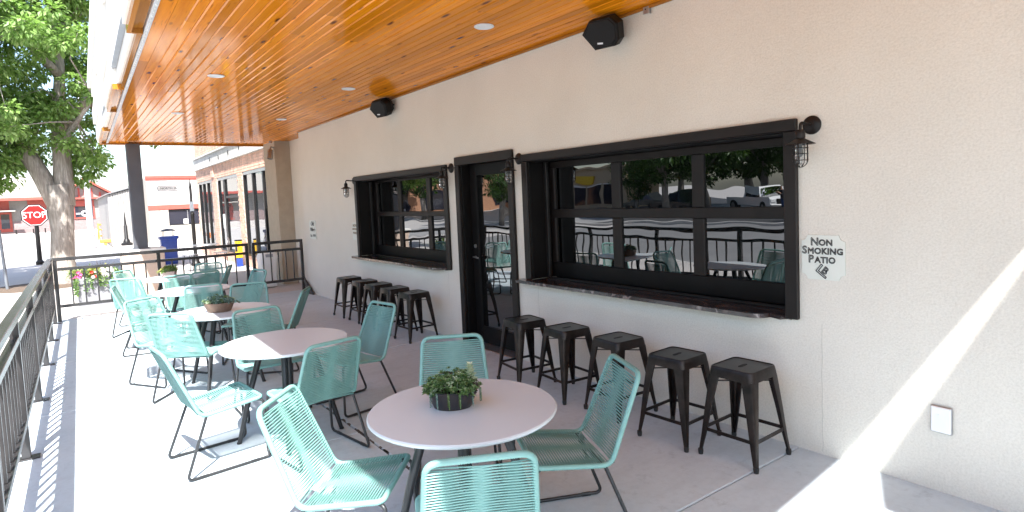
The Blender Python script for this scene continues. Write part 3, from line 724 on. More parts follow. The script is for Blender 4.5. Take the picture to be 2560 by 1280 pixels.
for i, (x, y, rz, lab) in enumerate(SP):
    if i == 0: st.location = (x, y, 0); st.rotation_euler = (0, 0, rz); st['label'] = lab
    else: copy_tree(st, (x, y, 0), rz, lab)

# ================================================================== cage wall lamps
lp = thing('wall_lamp', 'x', 'lamp', group='caged wall lamps')
m = MB(); m.lathe([(0, .0), (.055, .0), (.055, .008), (.045, .018), (.02, .024), (0, .025)], 24); bp_ = m.build('back_plate', 'bronze_paint', lp, smooth=40); bp_.rotation_euler = (0, -PI/2, 0)
m = MB(); m.tube(fillet([(-.02, 0, 0), (-.135, 0, .012), (-.135, 0, -.05)], .03, 5), .009, 8); m.build('arm', 'bronze_paint', lp, smooth=60)
m = MB(); m.lathe([(0, -.03), (.018, -.03), (.026, -.045), (.027, -.075), (.024, -.082), (.036, -.09), (.079, -.112), (.080, -.116), (.034, -.102), (0, -.10)], 24, (-.135, 0, 0)); m.build('lamp_shade', 'bronze_paint', lp, smooth=35)
m = MB(); m.lathe([(.026, -.10), (.031, -.12), (.031, -.20), (.024, -.222), (0, -.232)], 18, (-.135, 0, 0)); m.build('glass_jar', 'jar_glass', lp, smooth=60)
m = MB(); m.lathe([(0, -.11), (.011, -.11), (.011, -.13), (.018, -.15), (.018, -.175), (0, -.19)], 10, (-.135, 0, 0)); m.build('bulb', 'white_plastic', lp, smooth=60)
for k in range(4):
    a = PI*k/4+.2; u = V(math.cos(a), math.sin(a), 0)
    P_ = fillet([V(-.135,0,-.10)+u*.040, V(-.135,0,-.225)+u*.040, V(-.135,0,-.247)+u*.012, V(-.135,0,-.247)-u*.012, V(-.135,0,-.225)-u*.040, V(-.135,0,-.10)-u*.040], .018, 3)
    m = MB(); m.tube(P_, .0022, 5); m.build('cage_wire', 'bronze_paint', lp)
for z in (-.135, -.170, -.207):
    m = MB(); m.tube([V(-.135+.041*math.cos(a), .041*math.sin(a), z) for a in [2*PI*k/20 for k in range(20)]], .0022, 5, closed=True); m.build('cage_ring', 'bronze_paint', lp)
LP = [(1.845, 1.985, 'nearest caged wall lamp, right of the large window corner'), (4.715, 2.0, 'caged wall lamp between the glass door and the large window'),
      (6.0, 1.99, 'caged wall lamp between the smaller window and the door'), (8.90, 1.975, 'farthest caged wall lamp, left of the smaller window')]
for i, (y, z, lab) in enumerate(LP):
    if i == 0: lp.location = (-.002, y, z); lp['label'] = lab
    else: copy_tree(lp, (-.002, y, z), 0, lab)

# ================================================================== speakers, ceiling lights, outlet, bracket, bullet lamp
sp_ = thing('loudspeaker', 'x', 'speaker', group='black outdoor speakers')
fr_ = [(.16, .0), (.09, .10), (-.09, .125), (-.15, .07), (-.15, -.05), (-.11, -.10), (.06, -.125)]
m = MB(); m.loft([[V(0, a*.75, b*.8) for a, b in fr_], [V(-.07, a, b) for a, b in fr_], [V(-.16, a*.97, b*.97) for a, b in fr_], [V(-.175, a*.9, b*.9) for a, b in fr_]]); m.build('cabinet', 'black_paint', sp_)
m = MB(); m.loft([[V(-.1755, a*.84, b*.84) for a, b in fr_], [V(-.182, a*.80, b*.80) for a, b in fr_]]); m.build('grille', 'black_paint', sp_)
m = MB(); m.tube([(.0, -.1, .0), (.06, -.1, .0), (.06, .1, .0), (.0, .1, .0)], .012, 6); m.build('bracket', 'black_metal', sp_)
m = MB(); m.bbox(-.1835, -.1815, -.02, .025, -.075, -.062, .0005); m.build('badge', 'galv', sp_)
for i, (y, z, lab) in enumerate(((3.40, 2.925, 'big-looking black loudspeaker under the ceiling above the large window'), (7.46, 2.925, 'smaller-looking black loudspeaker above the farther window'))):
    if i == 0: o = sp_; o['label'] = lab
    else: o = copy_tree(sp_, label=lab)
    o.location = (-.07, y, z-.02); o.rotation_euler = (R(6), R(-22), R(20))
dl = thing('recessed_light', 'x', 'ceiling light', group='round recessed ceiling lights')
m = MB(); m.lathe([(.078, .0), (.080, -.006), (.072, -.010), (.060, -.004), (.058, .004)], 32); m.build('trim_ring', 'white_plastic', dl, smooth=40)
m = MB(); m.lathe([(.062, -.0035), (.03, -.003), (0, -.003)], 28); m.build('lens', 'white_plastic', dl, smooth=180)
for i, (x, y, lab) in enumerate(((-.80, 4.05, 'round recessed ceiling light nearest the big speaker'), (-2.245, 6.80, 'round recessed ceiling light in the glossy middle of the ceiling'), (-.77, 6.99, 'round recessed ceiling light beside the farther speaker'),
        (-2.22, 9.60, 'recessed ceiling light far back near the white fascia'), (-.75, 9.84, 'farthest recessed ceiling light, near the stucco pier'))):
    if i == 0: o = dl; o['label'] = lab
    else: o = copy_tree(dl, label=lab)
    o.location = (x, y, ZC-.001)
ot = thing('outlet_cover', 'white weatherproof outlet cover low on the stucco wall', 'outlet', (0, 1.182, .39))
MB().bbox(-.020, -.001, -.045, .045, -.067, .067, .004).build('cover', 'white_plastic', ot); MB().bbox(-.013, -.002, -.049, .049, -.071, .071, .003).build('base', 'galv', ot)
MB().bbox(-.0225, -.0205, .008, .02, .015, .03, .0008).build('latch', 'white_plastic', ot)
br = thing('metal_bracket', 'small galvanised bracket at the top of the wall by the ceiling', 'bracket', (0, 3.06, 2.96))
MB().bbox(-.035, -.031, -.03, .02, -.02, .03, .001).build('plate', 'galv', br); MB().bbox(-.031, -.001, -.03, -.025, -.02, .03, .001).build('flange', 'galv', br)
m = MB(); m.lathe([(0, 0), (.006, 0), (.006, .002), (0, .002)], 8); hh = m.build('hole', 'rubber', br); hh.location = (-.036, -.005, .012); hh.rotation_euler = (0, -PI/2, 0)
bl = thing('bullet_spotlight', 'bronze bullet spotlight hanging from the far pier', 'spotlight', (-.03, 13.12, 2.72))
m = MB(); m.lathe([(0, .10), (.05, .09), (.06, .05), (.06, -.10), (.052, -.10), (.05, -.06), (0, -.055)], 16); o = m.build('housing', 'galv', bl, smooth=40); o.rotation_euler = (R(-10), R(12), 0); o.location = (-.05, 0, 0)
m = MB(); m.tube([(-.05, 0, .09), (-.02, .02, .15), (.055, .06, .13)], .018, 8); m.build('arm', 'galv', bl, smooth=60)
m = MB(); m.lathe([(.0, .02), (.03, .02), (.035, -.02), (0, -.03)], 12, (-.03, .0, .25)); m.build('sensor', 'galv', bl, smooth=60)

# ================================================================== painted wall signs
RW = (PI/2, 0, -PI/2)                                    # text facing -X, reading from far to near
def plate(name, label, y0, y1, z0, z1, mat, ear=.03):
    t = thing(name, label, 'sign', (0, (y0+y1)/2, (z0+z1)/2)); w, h = (y1-y0)/2, (z1-z0)/2
    poly = []
    for sx, sz in ((-1, -1), (1, -1), (1, 1), (-1, 1)):
        pts_ = []
        for k in range(5): a = PI/2*k/4; pts_.append((sx*(w-ear*math.cos(a)), sz*(h-ear*math.sin(a))))
        poly += pts_ if sx*sz < 0 else pts_[::-1]
    # keep points in ring order
    poly.sort(key=lambda p: math.atan2(p[1], p[0]))
    m = MB(); m.prism(poly, -.006, -.001, 'x'); m.build('panel', mat, t); return t
s1 = plate('patio_sign', 'pale painted NON SMOKING PATIO sign right of the large window', 1.66, 1.915, 1.07, 1.335, 'sign_paint', .035)
for ini, rest, z, yi, yr in (('N', 'ON', .088, .047, -.018), ('S', 'MOKING', .037, .108, -.014), ('P', 'ATIO', -.016, .070, -.014)):
    text_on('lettering', ini, .064, (-.009, yi, z+.003), RW, 'ink', s1, outline=.0018); text_on('lettering', rest, .050, (-.009, yr, z-.001), RW, 'ink', s1, outline=.0018, spacing=1.05)
m = MB()
def bar(a, b): m.beam((-.0085, a[0], a[1]), (-.0085, b[0], b[1]), .0035, .004, upv=(1, 0, 0))
cx_, cz_ = .0, -.085
def rot(p, a=R(-38)): return (cx_-(p[0]*math.cos(a)-p[1]*math.sin(a)), cz_+p[0]*math.sin(a)+p[1]*math.cos(a))
for a, b in (((-.035,.03),(-.035,-.022)), ((-.035,-.022),(.035,-.022)), ((.035,-.022),(.035,-.012)), ((.035,-.012),(-.024,-.012)), ((-.024,-.012),(-.024,.03)), ((-.024,.03),(-.035,.03))): bar(rot(a), rot(b))
text_on('logo_letter', 'B', .06, (-.009, rot((.006, .013))[0], rot((.006, .013))[1]), (PI/2, R(38), -PI/2), 'ink', s1, outline=.002)
m.build('logo_mark', 'ink', s1)
s2 = plate('small_sign', 'small weathered lettered sign on the wall by the far railing', 10.80, 11.15, 1.02, 1.36, 'sign_paint', .03)
for txt, sz, z in (('Old', .11, .105), ("Miller's", .095, .0), ('Est. 1914', .075, -.11)): text_on('lettering', txt, sz, (-.009, 0, z), RW, 'ink', s2, extrude=.001, shear=.25)
s3 = plate('faded_sign', 'faded tan lettered sign beside the left edge of the smaller window', 8.87, 9.08, 1.07, 1.34, 'sign_paint', .02)
for txt, sz, z in (('NON', .06, .085), ('SMOKING', .042, .03), ('PATIO', .05, -.03)): text_on('lettering', txt, sz, (-.009, 0, z), RW, 'faded_ink', s3, outline=.002)

# ================================================================== potted plants
def rosette(mb, c, r, n, tilt, rr, axis=V(0,0,1)):
    ax = Vector(axis).normalized(); x = ax.orthogonal().normalized(); y = ax.cross(x)
    for k in range(n):
        a = k*2.4; t = k/n; el = 1.3-1.1*t*tilt
        d = (x*math.cos(a)+y*math.sin(a))*math.cos(el)+ax*math.sin(el)
        mb.leaf(Vector(c)+d*r*.08, d, ax, r*(.55+.45*t), r*.42, .25)
def bowl_plant(name, label, loc, mat, rx, ry, h, seed, pale=True, rz=0.0, square=False):
    rr = random.Random(seed); t = thing(name, label, 'planter', loc, rz)
    if square:
        m = MB(); m.loft([[V(sx*rx*k, sy*ry*k, z) for sx, sy in ((-1,-1),(1,-1),(1,1),(-1,1))] for k, z in ((.82, 0), (1, h), (.92, h), (.88, h*.85))], caps=True); m.build('pot', mat, t)
    else:
        n = 28; m = MB(); rings = []
        for k, z in ((.70, 0), (.74, .004), (.88, h*.5), (1, h), (.95, h+.002), (.92, h*.8)): rings.append([V(rx*k*math.cos(a), ry*k*math.sin(a), z) for a in [2*PI*j/n for j in range(n)]])
        m.loft(rings); m.build('pot', mat, t, smooth=35)
    n = 20; m = MB(); m.add([V(rx*.9*math.cos(2*PI*j/n), ry*.9*math.sin(2*PI*j/n), h*.86) for j in range(n)], [tuple(range(n))]); m.build('soil', 'soil', t)
    return t, rr
def mound(t, rr, rx, ry, h, hh, spec, name='rosette', count=26, size=.03):
    mats = [s[0] for s in spec]; wts = [s[1] for s in spec]
    for k in range(count):
        a = rr.uniform(0, 2*PI); q_ = math.sqrt(rr.uniform(0, 1)); ex = .98+.12*rr.random()
        x, y = rx*q_*math.cos(a)*ex, ry*q_*math.sin(a)*ex; z = h*.88+hh*(1-q_**2.2)*rr.uniform(.45, 1.0)+.006
        ax = V(x/rx*.8, y/ry*.8, .8+.4*rr.random()); m = MB()
        for j in range(rr.randint(2, 4)):
            rosette(m, V(x, y, z)+V(rr.uniform(-1,1), rr.uniform(-1,1), rr.uniform(-.8,.5))*size*.7, size*rr.uniform(.6, 1.1), rr.randint(7, 11), 1.0, 0, ax+V(rr.uniform(-.4,.4), rr.uniform(-.4,.4), 0))
        m.tube([V(x*.8, y*.8, h*.8), V(x, y, z)], .0025, 4)
        m.build(name, rr.choices(mats, wts)[0], t, **({'kind': 'stuff'} if name == 'leaf_clump' else {}))
TB = .6925
t, rr = bowl_plant('succulent_bowl', 'dark oval bowl overflowing with green succulents on the nearest table', (-2.215, 2.385, TB), 'dark_bowl', .118, .088, .085, 3, rz=-.55)
mound(t, rr, .118, .088, .085, .085, [('succ_green', 8), ('succ_dark', 1), ('succ_pale', .5), ('succ_pink', .12)], count=135, size=.026)
m = MB()
for k in range(44):
    a = k*2.4; tt_ = k/44; m.leaf(V(.085, -.005, .12+.075*tt_)+V(math.cos(a), math.sin(a), 0)*.004, V(math.cos(a), math.sin(a), .35+.9*tt_), (0, 0, 1), .034*(1.1-.6*tt_), .016, .25)
m.build('pale_rosette', 'succ_pale', t)
for k in range(7):                                                        # trailing sprigs over the rim
    a = rr.uniform(-2.6, -.2); m = MB(); p0 = V(.118*math.cos(a)*1.02, .088*math.sin(a)*1.02, .085)
    for j in range(9): q_ = p0+V(math.cos(a)*.008, math.sin(a)*.008, -.007*j); rosette(m, q_, .014, 4, 1, 0, V(math.cos(a), math.sin(a), .3))
    m.build('trailing_sprig', 'succ_green' if k % 2 else 'succ_blue', t)
t, rr = bowl_plant('succulent_bowl', 'brown bowl of grey-green succulents on the third table', (-2.50, 6.13, TB), 'brown_bowl', .135, .10, .085, 5, rz=-.5)
mound(t, rr, .13, .095, .085, .075, [('succ_blue', 6), ('succ_pale', 2), ('succ_green', 2)], count=60, size=.032)
t, rr = bowl_plant('plant_box', 'pinkish plant box with yellow-green leaves on the farthest table', (-2.46, 9.88, TB), 'pink_box', .095, .07, .09, 8, rz=-.4, square=True)
mound(t, rr, .10, .08, .09, .07, [('lime_leaf', 5), ('bed_leaf', 3), ('succ_green', 2)], 'leaf_clump', 40, .04)
m = MB()
for k in range(60):
    a = rr.uniform(0, 6.3); m.leaf(V(.05+rr.uniform(-.03,.03), rr.uniform(-.03,.03), .09), V(math.cos(a)*.7, math.sin(a)*.7, 1), (math.cos(a), math.sin(a), 0), rr.uniform(.06, .13), .018, .1)
m.build('leaf_tuft', 'bed_leaf', t)
# big flower planter behind the far rail
fp = thing('flower_planter', 'large pale grey planter full of red, pink and white flowers behind the railing', 'planter', (-3.22, 12.62, -.02), .05)
m = MB(); m.loft([[V(sx*a, sy*b, z) for sx, sy in ((-1,-1),(1,-1),(1,1),(-1,1))] for a, b, z in ((.285, .18, .0), (.32, .21, .50), (.345, .235, .505), (.352, .24, .60), (.325, .215, .60), (.32, .21, .54))]); m.build('tub', 'white_planter', fp)
m = MB(); m.box(-.32, .32, -.2, .2, .53, .545); m.build('soil', 'soil', fp)
rr = random.Random(21)
for k in range(46):
    m = MB(); x, y = rr.uniform(-.36, .36), rr.uniform(-.25, .22); z = .58+rr.uniform(0, .13)
    for j in range(26):
        d = V(rr.gauss(0, 1), rr.gauss(0, 1), rr.gauss(.4, .8)); m.leaf(V(x, y, z)+d*.03, d, (0, 0, 1), rr.uniform(.035, .06), .03, .2)
    m.build('leaf_clump', rr.choice(['bed_leaf', 'bed_leaf', 'succ_green', 'lime_leaf']), fp, kind='stuff')
for k in range(12):                                                       # trailing stems at the front
    m = MB(); x = -.34+rr.uniform(0, .68) if k > 3 else -.33
    for j in range(rr.randint(5, 10)):
        for i in range(3): d = V(rr.gauss(0, 1), -abs(rr.gauss(0, 1)), rr.gauss(0, .5)); m.leaf(V(x+rr.uniform(-.02,.02), -.25, .60-.03*j), d, (0, -1, 0), .045, .03, .2)
    m.build('trailing_stem', rr.choice(['bed_leaf', 'succ_green']), fp)
for k in range(34):
    x = rr.uniform(-.37, .30); mat = 'petal_pink' if x < -.22 else ('petal_red' if -.2 < x < -.02 and k % 3 else 'petal_white')
    m = MB(); c = V(x, -.12-rr.uniform(0, .16), .66+rr.uniform(-.06, .09))
    for j in range(6): a = j*PI/3; m.leaf(c, V(math.cos(a), -.5, math.sin(a)), (0, -1, 0), .034, .034, .25)
    m.build('flower', mat, fp)
m = MB()
for k in range(70):
    a = rr.uniform(0, 6.3); e = rr.uniform(.5, 1.4); d = V(math.cos(a)*math.cos(e), math.sin(a)*math.cos(e), math.sin(e)); c = V(.06, .05, .6)
    L_ = rr.uniform(.22, .36); m.add([c+d.orthogonal()*.004, c-d.orthogonal()*.004, c+d*L_], [(0, 1, 2)])
m.build('spiky_grass', 'purple_grass', fp)

# ================================================================== street things beyond the patio
tc = thing('trash_can', 'tall white plastic trash can behind the black gate', 'trash can', (-.32, 13.0, 0))
m = MB(); m.loft([rsq(.14, .05, 0), rsq(.15, .05, .02), rsq(.172, .055, .58), rsq(.178, .055, .585), rsq(.178, .055, .62), rsq(.15, .06, .70), rsq(.10, .05, .715)]); m.build('body', 'white_plastic', tc, smooth=40)
m = MB(); m.loft([rsq(.185, .055, .578), rsq(.185, .055, .590)]); m.build('lid_rim', 'white_plastic', tc)
m = MB(); m.box(-.07, .07, -.182, -.16, .615, .675); m.build('flap', 'grey_stucco', tc)
bb = thing('litter_bin', 'blue street litter bin with a small raised rain hood', 'litter bin', (-1.06, 21.6, -.02))
m = MB(); m.loft([rsq(.19, .04, 0), rsq(.20, .04, .03), rsq(.225, .045, .78), rsq(.262, .05, .785), rsq(.262, .05, .87), rsq(.20, .045, .875)]); m.build('body', 'blue_plastic', bb, smooth=40)
for sx in (-1, 1):
    for sy in (-1, 1): m = MB(); m.tube([(sx*.13, sy*.13, .87), (sx*.13, sy*.13, 1.03)], .008, 6); m.build('hood_leg', 'black_metal', bb)
m = MB(); m.lathe([(.22, 1.03), (.215, 1.045), (.13, 1.09), (0, 1.11), (0, 1.03)], 18); m.build('hood', 'grey_column', bb, smooth=40)
sg = thing('street_sign', 'dark ornamental post with an oval street name plate', 'street sign', (-.56, 20.1, -.02))
m = MB(); m.lathe([(0, 0), (.14, 0), (.15, .05), (.10, .10), (.085, .20), (.06, .32), (.05, .36), (.048, 1.5), (.056, 1.52), (.056, 1.56), (.040, 1.58), (.036, 2.35), (.03, 2.40), (.012, 2.52), (0, 2.62)], 14); m.build('post', 'black_metal', sg, smooth=40)
m = MB(); n_ = 8; pl = [(-.77+.09*math.cos(a), 2.31+.09*math.sin(a)) for a in [PI/2+PI*k/n_ for k in range(n_+1)]]+[(-.15+.09*math.cos(a), 2.31+.09*math.sin(a)) for a in [-PI/2+PI*k/n_ for k in range(n_+1)]]
m.prism(pl, -.018, .018, 'y'); m.build('name_plate', 'black_metal', sg)
pl2 = [(-.77+.078*math.cos(a), 2.31+.078*math.sin(a)) for a in [PI/2+PI*k/n_ for k in range(n_+1)]]+[(-.15+.078*math.cos(a), 2.31+.078*math.sin(a)) for a in [-PI/2+PI*k/n_ for k in range(n_+1)]]
m = MB(); m.prism(pl2, -.021, -.0185, 'y'); m.prism(pl2, .0185, .021, 'y'); m.build('plate_face', 'sign_white', sg)
text_on('lettering', 'NORTH 2ND ST', .088, (-.46, -.0235, 2.31), (PI/2, 0, 0), 'ink', sg, extrude=.001)
m = MB(); m.tube([(-.06, 0, 2.31), (-.02, 0, 2.31)], .012, 6); m.build('plate_arm', 'black_metal', sg)
m = MB(); m.box(-.065, .045, -.07, -.058, 1.62, 1.90); m.build('small_notice', 'post_metal', sg)
ss = thing('stop_sign', 'red octagonal STOP sign on a dark post behind the tree', 'stop sign', (-4.44, 26.4, -.02), -.09)
m = MB(); m.lathe([(0, 0), (.12, 0), (.13, .1), (.075, .16), (.062, 1.40), (0, 1.42)], 12, (0.02, .06, 0)); m.build('post', 'black_metal', ss, smooth=40)
oc = lambda r: [(r*math.cos(PI/8+k*PI/4), 1.71+r*math.sin(PI/8+k*PI/4)) for k in range(8)]
m = MB(); m.prism(oc(.40), -.01, .012, 'y'); m.build('backing', 'black_metal', ss); m = MB(); m.prism(oc(.365), -.016, -.0105, 'y'); m.build('border', 'sign_white', ss); m = MB(); m.prism(oc(.345), -.021, -.0165, 'y'); m.build('face', 'red_sign', ss)
text_on('lettering', 'STOP', .295, (0, -.024, 1.71), (PI/2, 0, 0), 'sign_white', ss, extrude=.001, sx=.92)
gp = thing('leaning_post', 'bare grey metal post at the left picture edge', 'post', (-4.79, 18.1, -.02), 0)
m = MB(); m.tube([(0, 0, 0), (-.045, 0, 1.4)], .032, 10); m.build('shaft', 'post_metal', gp, smooth=60)
lpole = thing('light_pole', 'tall white light pole beyond the tree', 'light pole', (-2.57, 38.9, -.1))
m = MB(); m.lathe([(0, 0), (.2, 0), (.2, .12), (.16, .14), (.13, 4.2), (.10, 9), (0, 9)], 14); m.build('shaft', 'light_pole', lpole, smooth=40)
m = MB(); m.tube([(0, 0, 8.9), (1.6, -.6, 9.2)], .05, 6); m.sphere((1.8, -.7, 9.2), .2, 8, 5, (1.6, .8, .5)); m.build('lamp_arm', 'light_pole', lpole)
bp2 = thing('bollard_lamp', 'short black ornamental spire bollard before the shed', 'bollard', (-1.18, 36.5, -.03))
m = MB(); m.lathe([(0, 0), (.26, 0), (.26, .1), (.16, .16), (.13, .28), (.085, .34), (.075, 1.0), (.06, 1.02), (.05, 1.12), (.02, 1.6), (0, 1.75)], 12); m.build('post', 'black_metal', bp2, smooth=40)
bz = thing('orange_barricade', 'orange two-rail barricade by the grey shed', 'barricade', (-1.30, 48.5, -.1), .1); bz.scale = (.72, .8, .62)
for z in (.35, 1.0, 1.55): MB().bbox(-.85, .75, -.03, .03, z, z+.18, .01).build('rail', 'orange_paint', bz)
for x in (-.85, .70): m = MB(); m.beam((x, -.4, 0), (x, 0, 1.8), .09, .06); m.beam((x, .4, 0), (x, .05, 1.8), .09, .06); m.build('leg', 'orange_paint', bz)
bz2 = thing('orange_beam', 'low orange kerb beam lying behind the spire bollard', 'beam', (-1.3, 38.5, -.03), .05)
MB().bbox(-.95, .95, -.1, .1, .12, .3, .03).build('bar', 'orange_paint', bz2)
for x in (-.7, .7): MB().bbox(x-.06, x+.06, -.14, .14, 0, .119, .01).build('foot', 'orange_paint', bz2)
# cafe chairs and table outside the brick shop
ct = thing('cafe_table', 'small round metal cafe table outside the brick shop', 'table', (-.62, 18.0, -.02))
m = MB(); m.lathe([(0, .70), (.33, .70), (.335, .71), (.33, .72), (0, .72)], 24); m.build('table_top', 'galv', ct, smooth=40); m = MB(); m.tube([(0,0,0),(0,0,.70)], .025, 8); m.lathe([(0,0),(.2,0),(.03,.03),(0,.03)], 14); m.build('pedestal', 'black_metal', ct)
cc = thing('cafe_chair', 'wire-back metal cafe chair right of the small cafe table', 'chair', (-.20, 18.25, -.02), 1.2, group='wire cafe chairs')
m = MB(); m.lathe([(0, .44), (.2, .44), (.2, .455), (0, .455)], 18); m.build('seat', 'galv', cc)
m = MB(); m.tube([V(.19*math.cos(a), -.19, .66+.19*math.sin(a)) for a in [2*PI*k/20 for k in range(20)]], .010, 6, closed=True)
for a in range(6): an = a*PI/6; m.tube([(.18*math.cos(an), -.19, .66+.18*math.sin(an)), (-.18*math.cos(an), -.19, .66-.18*math.sin(an))], .004, 4)
m.build('back_ring', 'galv', cc)
for a in range(4): an = PI/4+a*PI/2; m = MB(); m.tube([(.15*math.cos(an), .15*math.sin(an), .44), (.2*math.cos(an), .2*math.sin(an), 0)], .010, 6); m.build('leg', 'black_metal', cc)
copy_tree(cc, (-.95, 18.3, -.02), -1.1, 'wire-back metal cafe chair left of the small cafe table')
nb_ = thing('news_box', 'yellow newspaper box by the shop door', 'news box', (.27, 18.3, -.02), -1.2); nb_.scale = (.36, .36, .72)
MB().bbox(-.2, .2, -.2, .2, .35, 1.0, .02).build('body', 'yellow_paint', nb_); MB().box(-.15, .15, -.206, -.2005, .6, .92).build('window', 'far_glass', nb_); MB().bbox(-.21, .21, -.21, .21, 1.002, 1.06, .02).build('top', 'black_metal', nb_)
MB().bbox(-.17, .17, -.17, .17, .0, .349, .01).build('base', 'blue_plastic', nb_)
text_on('lettering', 'NEWS', .11, (0, -.209, .50), (PI/2, 0, 0), 'ink', nb_, extrude=.001)

# ---- brick shop
bs = thing('brick_shop', 'orange brick shopfront with tall black-mullioned windows past the patio', 'shop', (.5, 20, 0)); OB = (.5, 20, 0)
XF = .45
def bsb(mb, n, mat, p=bs, **k): return mb.build(n, mat, p, org=OB, **k)
bsb(MB().box(.80, 8, 14.06, 25.4, -.1, 6.5), 'core', 'mortar')
wins = [(15.0, 18.1), (18.75, 21.6), (22.55, 25.0)]
ZW = 2.62
brick_me = MB().bbox(-.004, .05, -.098, .098, -.030, .030, .004).mesh('brick', None, ['brick'])
# brick field: real bricks, one by one where they are largest, the rest of the courses joined
cands = []
for r_ in range(0, 88):
    z = .035+r_*.073; off = .105 if r_ % 2 else 0
    y = 14.16+off
    while y < 25.36:
        ok = True
        for a, b in wins:
            if a-.09 < y < b+.09 and .30 < z < ZW+.04: ok = False
        if 3.06 < z < 3.50: ok = False
        if ok: cands.append((y, z))
        y += .208
def size_key(yz): return (yz[0]-16)**2*.4+(yz[1]-2.9)**2*3 if yz[1] < 4.2 else 999
cands.sort(key=size_key)
for y, z in cands[:280]:
    o = link('brick', brick_me, bs); o.location = V(XF+rnd.uniform(0, .004), y, z)-V(*OB)
m = MB()
for y, z in cands[280:]:
    e = rnd.uniform(0, .004); m.box(XF-.004+e, XF+.05, y-.098, y+.098, z-.030, z+.030)
bsb(m, 'brick_field', 'brick', bs, kind='stuff')
for a, b in [(14.06, 15.0), (18.1, 18.75), (21.6, 22.55), (25.0, 25.4)]: bsb(MB().box(XF+.012, .80, a, b, -.1, ZW), 'backing_wall', 'mortar')
bsb(MB().box(XF+.012, .80, 14.06, 25.4, ZW+.001, 6.5), 'backing_wall', 'mortar')
for a, b in wins: bsb(MB().box(XF+.012, .80, a, b, -.1, .30), 'backing_wall', 'mortar')
for wi, (a, b) in enumerate(wins):
    w_ = bsb(MB().bbox(XF+.02, XF+.10, a, b, ZW-.08, ZW, .005), 'shop_window', 'galv')
    W = lambda mb, n, mat: mb.build(n, mat, w_, org=OB)
    W(MB().bbox(XF-.03, XF+.12, a, b, .301, .345, .005), 'sill', 'black_metal')
    nm = 3
    if wi == 1:
        W(MB().bbox(XF+.02, XF+.10, 20.55, 20.80, .346, ZW-.081, .005), 'mullion', 'black_metal'); W(MB().bbox(XF+.02, XF+.10, b-.12, b, .346, ZW-.081, .005), 'mullion', 'black_metal'); W(MB().bbox(XF+.02, XF+.10, a, a+.06, .346, ZW-.081, .005), 'mullion', 'black_metal')
        W(MB().bbox(XF+.03, XF+.09, a+.061, 20.549, 1.95, 2.02, .005), 'transom', 'black_metal')
        for ya, yb, za, zb in ((a+.05, 20.56, .34, 1.96), (a+.05, 20.56, 2.01, ZW-.07), (20.79, b-.11, .34, ZW-.07)): W(MB().box(XF+.06, XF+.066, ya, yb, za, zb), 'pane', 'shop_glass')
        W(MB().box(XF+.05, XF+.056, 21.0, 21.3, 1.0, 1.45), 'poster', 'paper')
    else:
        ms = [a+(b-a)*k/nm for k in range(nm+1)]
        for k, y in enumerate(ms):
            yy = min(max(y, a+.05), b-.05); W(MB().bbox(XF+.015, XF+.105, yy-.05, yy+.05, .346, ZW-.081, .005), 'mullion', 'black_metal')
        for k in range(nm): W(MB().box(XF+.06, XF+.066, ms[k]+.03, ms[k+1]-.03, .34, ZW-.07), 'pane', 'shop_glass')
bsb(MB().bbox(XF-.05, XF+.05, 14.06, 25.42, 3.10, 3.45, .01), 'sign_band', 'band_paint')
bsb(MB().bbox(XF-.09, XF+.05, 14.06, 25.42, 3.451, 3.50, .01), 'band_moulding', 'band_paint'); bsb(MB().bbox(XF-.07, XF+.05, 14.06, 25.42, 3.055, 3.099, .01), 'band_moulding', 'band_paint')
for y, z in ((18.0, 3.30), (19.4, 3.28), (20.8, 3.25), (22.2, 3.28)): bsb(MB().box(XF-.065, XF-.051, y-.03, y+.03, z-.06, z+.06), 'bolt_plate', 'black_metal')
bsb(MB().bbox(XF-.03, XF+.02, 22.0, 22.4, 2.68, 3.0, .01), 'stain_pilaster', 'brick')

# ---- white shed with red stripes
ws = thing('striped_shed', 'low white commercial building with two red stripes and a dark strip window', 'building', (1.5, 38, 0)); OW = (1.5, 38, 0)
wb = lambda mb, n, mat, p=ws, **k: mb.build(n, mat, p, org=OW, **k)
YF = 36.0
wb(MB().box(-.12, 12, YF+.12, 48, -.1, 3.38), 'core', 'cream_siding')
wb(MB().bbox(-.14, 12, YF, YF+.118, 1.94, 3.22, .01), 'upper_panel', 'white_siding')
k_ = -.14
while k_ < 4.0:                                                          # lower vertical siding, board by board
    wdt = .20 if k_ > .3 else .48
    if not (0.75 < k_+wdt/2 < 3.0): wb(MB().bbox(k_+.003, k_+wdt-.003, YF+.01, YF+.118, -.1, 1.70, .012), 'siding_board', 'cream_siding')
    else:
        wb(MB().bbox(k_+.003, k_+wdt-.003, YF+.01, YF+.118, -.1, .86, .012), 'siding_board', 'cream_siding')
    k_ += wdt
wb(MB().bbox(-.16, 12, YF-.02, YF+.118, 1.702, 1.938, .01), 'red_stripe', 'red_trim'); wb(MB().bbox(-.18, 12, YF-.03, YF+.118, 3.221, 3.30, .01), 'red_stripe', 'red_trim'); wb(MB().bbox(-.18, 12, YF-.05, YF+.2, 3.302, 3.45, .01), 'parapet_cap', 'red_trim')
wn = wb(MB().bbox(.75, 3.0, YF+.03, YF+.11, .865, .91, .01), 'strip_window', 'black_metal'); MB().bbox(.75, 3.0, YF+.03, YF+.11, 1.62, 1.70, .01).build('head', 'black_metal', wn, org=OW)
MB().box(.75, 3.0, YF+.08, YF+.09, .911, 1.619).build('pane', 'far_glass', wn, org=OW); MB().bbox(1.60, 1.64, YF+.05, YF+.079, .911, 1.619, .005).build('mullion', 'galv', wn, org=OW); MB().box(1.40, 1.62, YF+.040, YF+.048, .93, 1.17).build('paper', 'paper', wn, org=OW)
